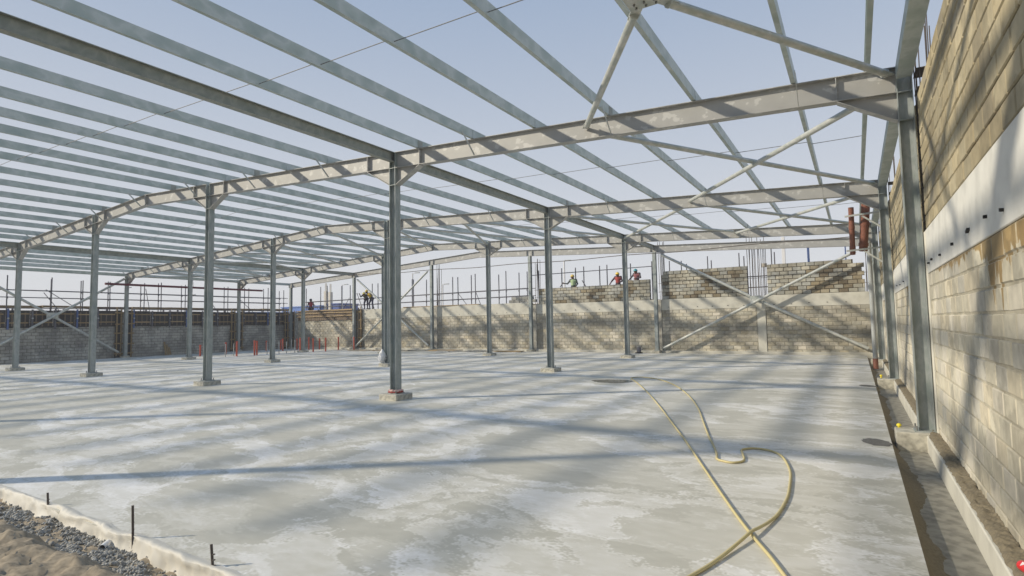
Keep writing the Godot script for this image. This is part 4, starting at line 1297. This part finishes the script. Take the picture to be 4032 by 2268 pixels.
	# stakes beside the membrane
	for p in [[-7.15, -2.43, 0.13, "leftmost short one"], [-5.36, -2.42, 0.28, "tall one in the middle"], [-4.18, -2.45, 0.16, "rightmost one"]]:
		var st := thing("rebar_stake", "rusty rebar stake holding the membrane, %s" % p[3], "stake", Vector3(p[0], -0.2, p[1]), "rebar stakes")
		var lean := rng.randf_range(-0.03, 0.03)
		tube(st, "bar", Vector3(p[0], -0.25, p[1]), Vector3(p[0] - 0.03 + lean, p[2], p[1]), 0.010, mats.rebar, 6)
		for k in 7:
			tube(st, "rib", Vector3(p[0] - 0.03 * k / 7.0, -0.15 + (p[2] + 0.12) * k / 7.0, p[1]), Vector3(p[0] - 0.03 * k / 7.0, -0.145 + (p[2] + 0.12) * k / 7.0, p[1]), 0.0115, mats.rebar, 6)
	var ps := thing("pipe_end", "short white pipe end poking out of the gravel", "pipe", Vector3(-5.66, -0.08, -2.34))
	ps.add_child(pipe_open(Vector3(-5.6, -0.07, -2.28), Vector3(-5.78, -0.08, -2.44), 0.028, ps.position, "white_bag"), true)
	# red can on the ground beam, lower right
	can(Vector3(0.853, 0.115, -4.84))
	# rag round the central column, plastic bag on the one behind
	rag(Vector3(XA, 0.14, Z1))
	bag(Vector3(XB - 0.18, 0.14, Z2 + 0.16))
	# planks and boards along the back wall
	var planks := [[-31.0, -29.2, 3.2, 0.14, 0.10], [-28.2, -29.9, 2.6, 0.9, -0.05], [-26.5, -30.2, 1.8, 0.2, 0.6], [-24.2, -30.2, 2.4, 0.8, 0.06], [-22.6, -29.9, 1.6, 0.18, -0.12], [-21.5, -30.3, 2.0, 0.7, 0.04], [-18.9, -30.0, 1.9, 0.6, 0.14], [-23.6, -29.4, 1.2, 0.12, 0.02], [-29.5, -30.4, 1.5, 0.25, 0.3]]
	for k in planks.size():
		var p: Array = planks[k]
		var t := thing("loose_board", "loose timber board lying near the back wall foot, %s from the left" % ["first", "third", "fourth", "fifth", "seventh", "eighth", "ninth", "sixth", "second"][k], "board", Vector3(p[0], 0, p[1]), "loose boards")
		var b := Basis(Vector3.UP, p[4]) * Basis(Vector3(1, 0, 0), rng.randf_range(-0.05, 0.05))
		put(t, "board", block_mesh(Vector3(p[2], 0.045, p[3]), 0.006, k + 3), mats.timber_pale if k % 3 == 0 else mats.concrete, Transform3D(b, Vector3(p[0], 0.05, p[1])))
		box(t, "cleat", Vector3(p[0] + p[2] * 0.3, 0.012, p[1]), Vector3(0.06, 0.024, p[3] * 0.8), mats.timber)
	# small pump by the back wall
	var at := Vector3(-10.45, 0.0, -30.3)
	var pu := thing("water_pump", "small dark pump standing on the slab before the back wall", "pump", at)
	box(pu, "frame", at + Vector3(0, 0.03, 0), Vector3(0.34, 0.05, 0.3), mats.black)
	tube(pu, "motor", at + Vector3(0, 0.06, 0), at + Vector3(0, 0.34, 0), 0.13, mats.scaffold_tube, 14)
	tube(pu, "outlet", at + Vector3(0.1, 0.22, 0), at + Vector3(0.24, 0.26, 0.05), 0.04, mats.bolt, 10)
	tube(pu, "lid", at + Vector3(0, 0.36, 0), at + Vector3(0, 0.42, 0), 0.15, mats.bolt, 14)
	# cable slung across in front of the gable rafter
	var cp := []
	for k in 30:
		var f := k / 29.0
		cp.append(Vector3(lerpf(-33.5, 0.6, f), 5.78 - 0.25 * f + 0.03 * sin(f * 31.0) - 0.12 * sin(f * PI), -29.9))
	var ca := put(self, "slung_cable", sweep(smooth_path(cp, 2), 0.022, 6), mats.rebar)
	tag(ca, "dark cable slung below the rafters in front of the back wall", "cable")
	# spare blocks and mortar stacked on the low wall
	for k in 9:
		var c := Vector3(-19.6 + 0.42 * (k % 5) + 0.2 * (k / 5), 3.27 + 0.2 * (k / 5), WALL_B - 0.1)
		var o := thing("loose_block", "grey loose block piled on the low back wall by a scaffold, %s of the pile" % ORD[k], "block", c, "loose blocks")
		put(o, "block", block_mesh(Vector3(0.39, 0.19, 0.19), 0.01, k), mats["left_low_%d" % (k % 6)], Transform3D(Basis.IDENTITY, c))
	for k in 4:
		var c: Vector3 = [Vector3(-36.5, 3.22, WALL_B - 0.1), Vector3(-38.8, 3.22, WALL_B - 0.1), Vector3(-27.6, 3.17, WALL_B - 0.1), Vector3(-24.0, 3.17, WALL_B - 0.1)][k]
		var o := thing("loose_plank", "pale plank lying on top of the back wall, %s from the left" % ["second", "first", "third", "fourth"][k], "board", c, "planks on the wall")
		put(o, "board", block_mesh(Vector3(3.4, 0.05, 0.24), 0.006, k + 30), mats.timber_pale, Transform3D(Basis(Vector3.UP, 0.03 * (k - 1)), c + Vector3(0, 0.02, 0)))
	# site floodlight box on a post behind the right panels
	var fl := thing("floodlight", "small pale floodlight box on a thin post in the rebar gap", "floodlight", Vector3(-4.0, 3.0, WALL_B - 0.25))
	tube(fl, "post", Vector3(-4.0, 3.0, WALL_B - 0.25), Vector3(-4.0, 4.55, WALL_B - 0.25), 0.02, mats.rebar, 6)
	put(fl, "housing", block_mesh(Vector3(0.28, 0.2, 0.1), 0.015, 2), mats.far_beige, Transform3D(Basis.IDENTITY, Vector3(-4.0, 4.62, WALL_B - 0.22)))
	# leaning boards at the left wall
	for k in 3:
		var z := -20.9 - 0.16 * k
		var t := thing("leaning_board", "short timber board leaning on the left wall, %s of three" % ["nearest", "middle", "farthest"][k], "board", Vector3(WALL_L + 0.2, 0, z), "leaning boards")
		bar(t, "board", Vector3(WALL_L + 0.32, 0.0, z), Vector3(WALL_L + 0.05, 0.95 - 0.2 * k, z), 0.03, 0.12, mats.timber, Vector3(0, 0, 1))

func pipe_open(a: Vector3, b: Vector3, r: float, off: Vector3, mm := "rust_pipe") -> MeshInstance3D:
	var st := st_new()
	st.set_smooth_group(0)
	var bs := basis_along(b - a)
	var k := 20
	var rings := []
	for q in [[a, r], [b, r], [b, r * 0.88], [a, r * 0.88]]:
		var ring := []
		for i in k:
			var t := TAU * i / k
			ring.append(q[0] + (bs.x * cos(t) + bs.y * sin(t)) * q[1] - off)
		rings.append(ring)
	for i in 4:
		st.set_smooth_group(i)
		for j in k:
			quad(st, rings[i][j], rings[(i + 1) % 4][j], rings[(i + 1) % 4][(j + 1) % k], rings[i][(j + 1) % k])
	var o := MeshInstance3D.new()
	o.name = "pipe"
	o.mesh = st_done(st)
	o.material_override = mats[mm]
	return o

func can(at: Vector3):
	var t := thing("drink_can", "red can with a white triangle mark on the ground beam, lower right", "can", at)
	var axis := Vector3(0.25, 0.05, 1.0).normalized()
	var c := at + Vector3(0, 0.04, 0)
	tube(t, "body", c - axis * 0.055, c + axis * 0.055, 0.033, mats.red_can, 20)
	tube(t, "rim", c - axis * 0.062, c - axis * 0.054, 0.028, mats.can_metal, 20)
	tube(t, "rim", c + axis * 0.054, c + axis * 0.062, 0.028, mats.can_metal, 20)
	var up := Vector3(-0.6, 0.75, 0.0).normalized()
	var side := axis.cross(up).normalized()
	var p := c + up * 0.0335
	plate(t, "mark", [p + side * 0.02, p - side * 0.012 + axis * 0.02, p - side * 0.012 - axis * 0.02], up, 0.002, mats.white_print)

func rag(at: Vector3):
	var t := thing("rag_bundle", "red and pale rags bunched around the central column's foot", "rag", at)
	var n := noise_of(1.3, 19, 3)
	for q in 2:
		var pts := []
		for k in 26:
			var a := TAU * k / 25.0 * (1.0 if q == 0 else 0.62) - 0.6
			var r := 0.15 + 0.025 * n.get_noise_1d(k * 4.0 + q * 50.0)
			pts.append(at + Vector3(cos(a) * r, 0.045 + 0.03 * q + 0.02 * n.get_noise_1d(k * 3.0 + 9.0 + q * 20.0), sin(a) * r))
		put(t, "cloth", sweep(smooth_path(pts, 3), 0.028, 8), mats.rag if q == 0 else mats.pale_rag)

func bag(at: Vector3):
	var t := thing("plastic_bag", "crumpled white plastic bag tied at a column foot behind the central column", "bag", at)
	var st := st_new()
	st.set_smooth_group(0)
	var n := noise_of(1.4, 23, 4)
	var P := func(i: int, j: int) -> Vector3:
		var a := TAU * (i % 18) / 18.0
		var f := j / 12.0
		var r: float = 0.02 + 0.16 * sin(PI * clampf(f * 0.92 + 0.06, 0.0, 1.0)) * (1.0 + 0.9 * n.get_noise_3d(cos(a) * 1.6, f * 3.0, sin(a) * 1.6)) * (1.0 if f < 0.55 else 0.75)
		return at + Vector3(cos(a) * r, f * 0.62, sin(a) * r)
	for j in 12:
		for i in 18:
			quad(st, P.call(i, j), P.call(i, j + 1), P.call(i + 1, j + 1), P.call(i + 1, j))
	put(t, "sheet", st_done(st), mats.white_bag)

# ---------------------------------------------------------------- people
# joints: name -> Vector3 ; bones: [a, b, ra, rb, colour]
func seg(p: Vector3, a: Vector3, b: Vector3, ra: float, rb: float) -> float:
	var ab := b - a
	var t := clampf((p - a).dot(ab) / max(ab.length_squared(), 1e-6), 0.0, 1.0)
	return p.distance_to(a + ab * t) - lerpf(ra, rb, t)

func field_mesh(bones: Array, cell: float) -> ArrayMesh:
	var lo := Vector3(9, 9, 9)
	var hi := -lo
	for b in bones:
		var r: float = max(b[2], b[3]) + 3.0 * cell
		for q in [b[0], b[1]]:
			lo = lo.min(q - Vector3.ONE * r)
			hi = hi.max(q + Vector3.ONE * r)
	var nx := int((hi.x - lo.x) / cell) + 2
	var ny := int((hi.y - lo.y) / cell) + 2
	var nz := int((hi.z - lo.z) / cell) + 2
	var f := PackedFloat32Array()
	f.resize(nx * ny * nz)
	f.fill(1.0)
	var ci := PackedInt32Array()
	ci.resize(nx * ny * nz)
	var best := PackedFloat32Array()
	best.resize(nx * ny * nz)
	best.fill(9.0)
	for bi in bones.size():
		var b: Array = bones[bi]
		var r: float = max(b[2], b[3]) + 2.5 * cell
		var l: Vector3 = ((b[0] as Vector3).min(b[1]) - Vector3.ONE * r - lo) / cell
		var h: Vector3 = ((b[0] as Vector3).max(b[1]) + Vector3.ONE * r - lo) / cell
		for z in range(max(0, int(l.z)), min(nz, int(h.z) + 1)):
			for y in range(max(0, int(l.y)), min(ny, int(h.y) + 1)):
				for x in range(max(0, int(l.x)), min(nx, int(h.x) + 1)):
					var d := seg(lo + Vector3(x, y, z) * cell, b[0], b[1], b[2], b[3])
					var i := x + nx * (y + ny * z)
					if d < best[i]:
						best[i] = d
						ci[i] = bi
					var k := 0.028
					var hh := clampf(0.5 + 0.5 * (f[i] - d) / k, 0.0, 1.0)
					f[i] = lerpf(f[i], d, hh) - k * hh * (1.0 - hh)
	var st := st_new()
	st.set_smooth_group(0)
	var vert := {}
	for z in nz - 1:
		for y in ny - 1:
			for x in nx - 1:
				var i := x + nx * (y + ny * z)
				var mask := 0
				for k in 8:
					if f[i + (k & 1) + nx * ((k >> 1 & 1) + ny * (k >> 2))] < 0.0: mask |= 1 << k
				if mask == 0 or mask == 255: continue
				var sum := Vector3.ZERO
				var cnt := 0
				for e in [[0, 1], [2, 3], [4, 5], [6, 7], [0, 2], [1, 3], [4, 6], [5, 7], [0, 4], [1, 5], [2, 6], [3, 7]]:
					var a: int = e[0]
					var b2: int = e[1]
					if (mask >> a & 1) == (mask >> b2 & 1): continue
					var fa := f[i + (a & 1) + nx * ((a >> 1 & 1) + ny * (a >> 2))]
					var fb := f[i + (b2 & 1) + nx * ((b2 >> 1 & 1) + ny * (b2 >> 2))]
					var t := fa / (fa - fb)
					var pa := Vector3(a & 1, a >> 1 & 1, a >> 2)
					var pb := Vector3(b2 & 1, b2 >> 1 & 1, b2 >> 2)
					sum += pa.lerp(pb, t)
					cnt += 1
				vert[i] = [lo + (Vector3(x, y, z) + sum / cnt) * cell, bones[ci[i]][4]]
	for i in vert:
		var x: int = i % nx
		var y: int = (i / nx) % ny
		var z: int = i / (nx * ny)
		for ax in 3:
			var d1: int = [1, nx, nx * ny][ax]
			var o1: int = [nx, nx * ny, 1][ax]
			var o2: int = [nx * ny, 1, nx][ax]
			var c1: int = [y, z, x][ax]
			var c2: int = [z, x, y][ax]
			if c1 == 0 or c2 == 0: continue
			if i + d1 >= f.size(): continue
			var s0 := f[i] < 0.0
			var s1 := f[i + d1] < 0.0
			if s0 == s1: continue
			if not (vert.has(i - o1) and vert.has(i - o2) and vert.has(i - o1 - o2)): continue
			var q := [vert[i], vert[i - o1], vert[i - o1 - o2], vert[i - o2]]
			if s0: q.reverse()
			for k in [0, 1, 2, 0, 2, 3]:
				st.set_color(q[k][1])
				st.add_vertex(q[k][0])
	st.generate_normals()
	return st.commit()

func person(label: String, at: Vector3, turn: float, pose: Dictionary, shirt: Color, vest: Color, legs: Color, helmet: Color):
	var t := thing("person", label, "person", at, "workers on the walls")
	t.rotation.y = turn
	var skin := Color(0.16, 0.085, 0.05)
	var boot := Color(0.03, 0.025, 0.02)
	var J := {
		"hip": Vector3(0, 0.93, 0), "waist": Vector3(0, 1.08, 0.01), "chest": Vector3(0, 1.33, 0.0), "neck": Vector3(0, 1.49, 0.0), "head": Vector3(0, 1.63, 0.03),
		"shl": Vector3(0.18, 1.43, 0), "shr": Vector3(-0.18, 1.43, 0), "ell": Vector3(0.25, 1.15, 0.02), "elr": Vector3(-0.25, 1.15, 0.02), "wrl": Vector3(0.24, 0.92, 0.14), "wrr": Vector3(-0.24, 0.92, 0.14),
		"hl": Vector3(0.09, 0.92, 0), "hr": Vector3(-0.09, 0.92, 0), "kl": Vector3(0.11, 0.50, 0.03), "kr": Vector3(-0.11, 0.50, 0.03), "al": Vector3(0.12, 0.09, -0.02), "ar": Vector3(-0.12, 0.09, -0.02)}
	for k in pose: J[k] = pose[k]
	var hd: Vector3 = J.head
	var B := [
		[J.hip + Vector3(0.07, 0, 0), J.hip - Vector3(0.07, 0, 0), 0.125, 0.125, legs], [J.hip, J.waist, 0.145, 0.14, shirt], [J.waist, J.chest, 0.14, 0.155, vest],
		[J.chest + Vector3(0.09, 0.02, 0), J.chest - Vector3(0.09, -0.02, 0), 0.12, 0.12, vest], [J.shl, J.shr, 0.075, 0.075, shirt], [J.chest, J.neck, 0.10, 0.06, shirt], [J.neck, hd, 0.055, 0.06, skin],
		[hd + Vector3(0, -0.03, 0.0), hd + Vector3(0, 0.06, -0.01), 0.082, 0.095, skin], [hd + Vector3(0, -0.07, 0.05), hd + Vector3(0, -0.03, 0.05), 0.05, 0.055, skin], [hd + Vector3(0, 0.0, 0.09), hd + Vector3(0, -0.02, 0.11), 0.014, 0.018, skin],
		[J.hl, J.kl, 0.095, 0.065, legs], [J.kl, J.al, 0.062, 0.045, legs], [J.hr, J.kr, 0.095, 0.065, legs], [J.kr, J.ar, 0.062, 0.045, legs],
		[J.al + Vector3(0, -0.03, -0.03), J.al + Vector3(0.015, -0.045, 0.15), 0.047, 0.038, boot], [J.ar + Vector3(0, -0.03, -0.03), J.ar + Vector3(-0.015, -0.045, 0.15), 0.047, 0.038, boot],
		[J.shl, J.ell, 0.062, 0.048, shirt], [J.ell, J.wrl, 0.046, 0.034, shirt], [J.shr, J.elr, 0.062, 0.048, shirt], [J.elr, J.wrr, 0.046, 0.034, shirt]]
	for s in [["ell", "wrl"], ["elr", "wrr"]]:
		var w: Vector3 = J[s[1]]
		var d: Vector3 = (w - J[s[0]]).normalized()
		B.append([w, w + d * 0.08, 0.032, 0.036, skin])
	var st := SurfaceTool.new()
	st.append_from(field_mesh(B, 0.026), 0, Transform3D.IDENTITY)
	# fingers, thumbs, eyes
	var small := func(a: Vector3, b: Vector3, r: float, c: Color):
		var m := sweep(PackedVector3Array([a, (a + b) * 0.5 + Vector3(0, -0.004, 0), b]), r, 6)
		var arr := m.surface_get_arrays(0)
		var cols := PackedColorArray()
		cols.resize(arr[Mesh.ARRAY_VERTEX].size())
		cols.fill(c)
		arr[Mesh.ARRAY_COLOR] = cols
		var am := ArrayMesh.new()
		am.add_surface_from_arrays(Mesh.PRIMITIVE_TRIANGLES, arr)
		st.append_from(am, 0, Transform3D.IDENTITY)
	for s in [["ell", "wrl", 1.0], ["elr", "wrr", -1.0]]:
		var w: Vector3 = J[s[1]]
		var d: Vector3 = (w - J[s[0]]).normalized()
		var side := d.cross(Vector3.UP).normalized()
		var bend := side.cross(d).normalized()
		for k in 4:
			var o: Vector3 = w + d * 0.09 + side * (-0.027 + 0.018 * k)
			small.call(o, o + d * [0.05, 0.062, 0.058, 0.042][k] - bend * 0.03, 0.0085, skin)
		small.call(w + d * 0.04 + side * 0.03 * s[2], w + d * 0.085 + side * 0.055 * s[2] - bend * 0.02, 0.01, skin)
	for s in [-1, 1]:
		small.call(hd + Vector3(0.032 * s, 0.015, 0.078), hd + Vector3(0.032 * s, 0.015, 0.092), 0.011, Color(0.02, 0.02, 0.02))
		small.call(hd + Vector3(0.088 * s, -0.02, 0.0), hd + Vector3(0.095 * s, 0.03, -0.01), 0.018, skin)
	small.call(hd + Vector3(-0.02, -0.05, 0.093), hd + Vector3(0.02, -0.05, 0.093), 0.008, Color(0.09, 0.04, 0.03))
	var body := MeshInstance3D.new()
	body.name = "body"
	body.mesh = st.commit()
	if not mats.has("cloth"):
		var cm := mat("cloth", Color.WHITE, 0.85)
		cm.vertex_color_use_as_albedo = true
	body.material_override = mats.cloth
	t.add_child(body)
	# helmet
	var hm := StandardMaterial3D.new()
	hm.albedo_color = Color(helmet.r, helmet.g, helmet.b).linear_to_srgb()
	hm.roughness = 0.4
	var dome := SphereMesh.new()
	dome.radius = 0.125
	dome.height = 0.135
	dome.is_hemisphere = true
	dome.radial_segments = 18
	dome.rings = 7
	var h := MeshInstance3D.new()
	h.name = "helmet"
	h.mesh = dome
	h.material_override = hm
	h.position = hd + Vector3(0, 0.055, -0.005)
	t.add_child(h)
	var brim := CylinderMesh.new()
	brim.top_radius = 0.13
	brim.bottom_radius = 0.145
	brim.height = 0.016
	brim.radial_segments = 18
	var br := MeshInstance3D.new()
	br.name = "brim"
	br.mesh = brim
	br.material_override = hm
	br.position = Vector3(0, -0.004, 0.022)
	h.add_child(br)

func build_people():
	var yel := Color(0.72, 0.52, 0.05)
	var dark := Color(0.03, 0.03, 0.035)
	var navy := Color(0.045, 0.045, 0.075)
	# local +z of a figure faces the camera side when turn is near 0.55
	person("worker in yellow vest and helmet standing bent on the back wall, right of two", Vector3(-32.75, 3.16, WALL_B - 0.02), -0.2,
		{"hip": Vector3(0.02, 0.84, -0.08), "waist": Vector3(-0.02, 0.95, 0.0), "chest": Vector3(-0.10, 1.15, 0.1), "neck": Vector3(-0.18, 1.27, 0.18), "head": Vector3(-0.24, 1.36, 0.26), "shl": Vector3(0.09, 1.25, 0.1), "shr": Vector3(-0.28, 1.20, 0.14), "ell": Vector3(0.30, 1.10, 0.14), "wrl": Vector3(0.27, 1.36, 0.2), "elr": Vector3(-0.38, 0.98, 0.25), "wrr": Vector3(-0.30, 0.84, 0.4),
		"hl": Vector3(0.12, 0.83, -0.06), "hr": Vector3(-0.07, 0.83, -0.06), "kl": Vector3(0.22, 0.45, 0.02), "kr": Vector3(-0.16, 0.45, 0.08), "al": Vector3(0.32, 0.09, -0.02), "ar": Vector3(-0.18, 0.09, 0.0)}, Color(0.06, 0.06, 0.06), Color(0.62, 0.42, 0.05), navy, yel)
	person("worker in black holding a pole bent over on the back wall, left of two", Vector3(-33.3, 3.16, WALL_B + 0.0), 0.35,
		{"hip": Vector3(0.0, 0.84, -0.1), "waist": Vector3(0.0, 0.93, 0.0), "chest": Vector3(0.0, 1.07, 0.14), "neck": Vector3(0.0, 1.14, 0.25), "head": Vector3(0.0, 1.17, 0.36), "shl": Vector3(0.17, 1.12, 0.2), "shr": Vector3(-0.17, 1.12, 0.2), "ell": Vector3(0.28, 0.94, 0.32), "wrl": Vector3(0.14, 0.84, 0.44), "elr": Vector3(-0.32, 1.0, 0.26), "wrr": Vector3(-0.34, 1.18, 0.4),
		"hl": Vector3(0.09, 0.83, -0.08), "hr": Vector3(-0.09, 0.83, -0.08), "kl": Vector3(0.14, 0.46, 0.02), "kr": Vector3(-0.14, 0.46, 0.02)}, dark, Color(0.10, 0.11, 0.05), navy, Color(0.55, 0.5, 0.10))
	person("worker in red vest standing on the far left corner of the wall", Vector3(-40.9, 2.55, WALL_B - 0.7), 0.9,
		{"head": Vector3(0.0, 1.60, 0.06)}, Color(0.12, 0.09, 0.08), Color(0.36, 0.04, 0.06), navy, Color(0.04, 0.035, 0.03))
	person("worker in green vest and yellow helmet with one arm out behind the block panel", Vector3(-15.2, 3.066, WALL_B - 0.45), 0.25,
		{"elr": Vector3(-0.36, 1.2, 0.06), "wrr": Vector3(-0.56, 1.22, 0.14), "ell": Vector3(0.27, 1.18, -0.02), "wrl": Vector3(0.2, 1.02, 0.16), "head": Vector3(-0.04, 1.60, 0.06)}, Color(0.10, 0.11, 0.10), Color(0.40, 0.52, 0.30), navy, Color(0.72, 0.52, 0.12))
	person("worker in red vest and yellow helmet leaning over the block panel", Vector3(-12.2, 3.066, WALL_B - 0.45), 0.0,
		{"elr": Vector3(-0.34, 1.22, 0.12), "wrr": Vector3(-0.42, 1.05, 0.22), "ell": Vector3(0.27, 1.18, 0.02), "wrl": Vector3(0.1, 1.05, 0.2), "head": Vector3(0.0, 1.55, 0.08), "neck": Vector3(0, 1.45, 0.03)}, Color(0.08, 0.05, 0.07), Color(0.36, 0.07, 0.06), navy, Color(0.78, 0.55, 0.06))
	person("worker in red patterned vest and teal helmet laying the top block", Vector3(-11.02, 3.19, WALL_B - 0.45), -0.15,
		{"elr": Vector3(-0.32, 1.22, 0.12), "wrr": Vector3(-0.40, 1.10, 0.2), "ell": Vector3(0.27, 1.2, 0.05), "wrl": Vector3(0.05, 1.14, 0.24), "head": Vector3(-0.03, 1.55, 0.08), "neck": Vector3(0, 1.45, 0.03)}, Color(0.10, 0.09, 0.10), Color(0.26, 0.10, 0.11), navy, Color(0.05, 0.30, 0.34))
	var pole := thing("hand_pole", "dark pole held upright by the bent worker in black", "pole", Vector3(-33.75, 3.16, WALL_B + 0.35))
	tube(pole, "shaft", Vector3(-33.6, 3.14, WALL_B + 0.05), Vector3(-33.85, 4.42, WALL_B + 0.42), 0.022, mats.rebar, 8)
	tube(pole, "collar", Vector3(-33.84, 4.36, WALL_B + 0.405), Vector3(-33.86, 4.46, WALL_B + 0.43), 0.034, mats.rebar, 8)
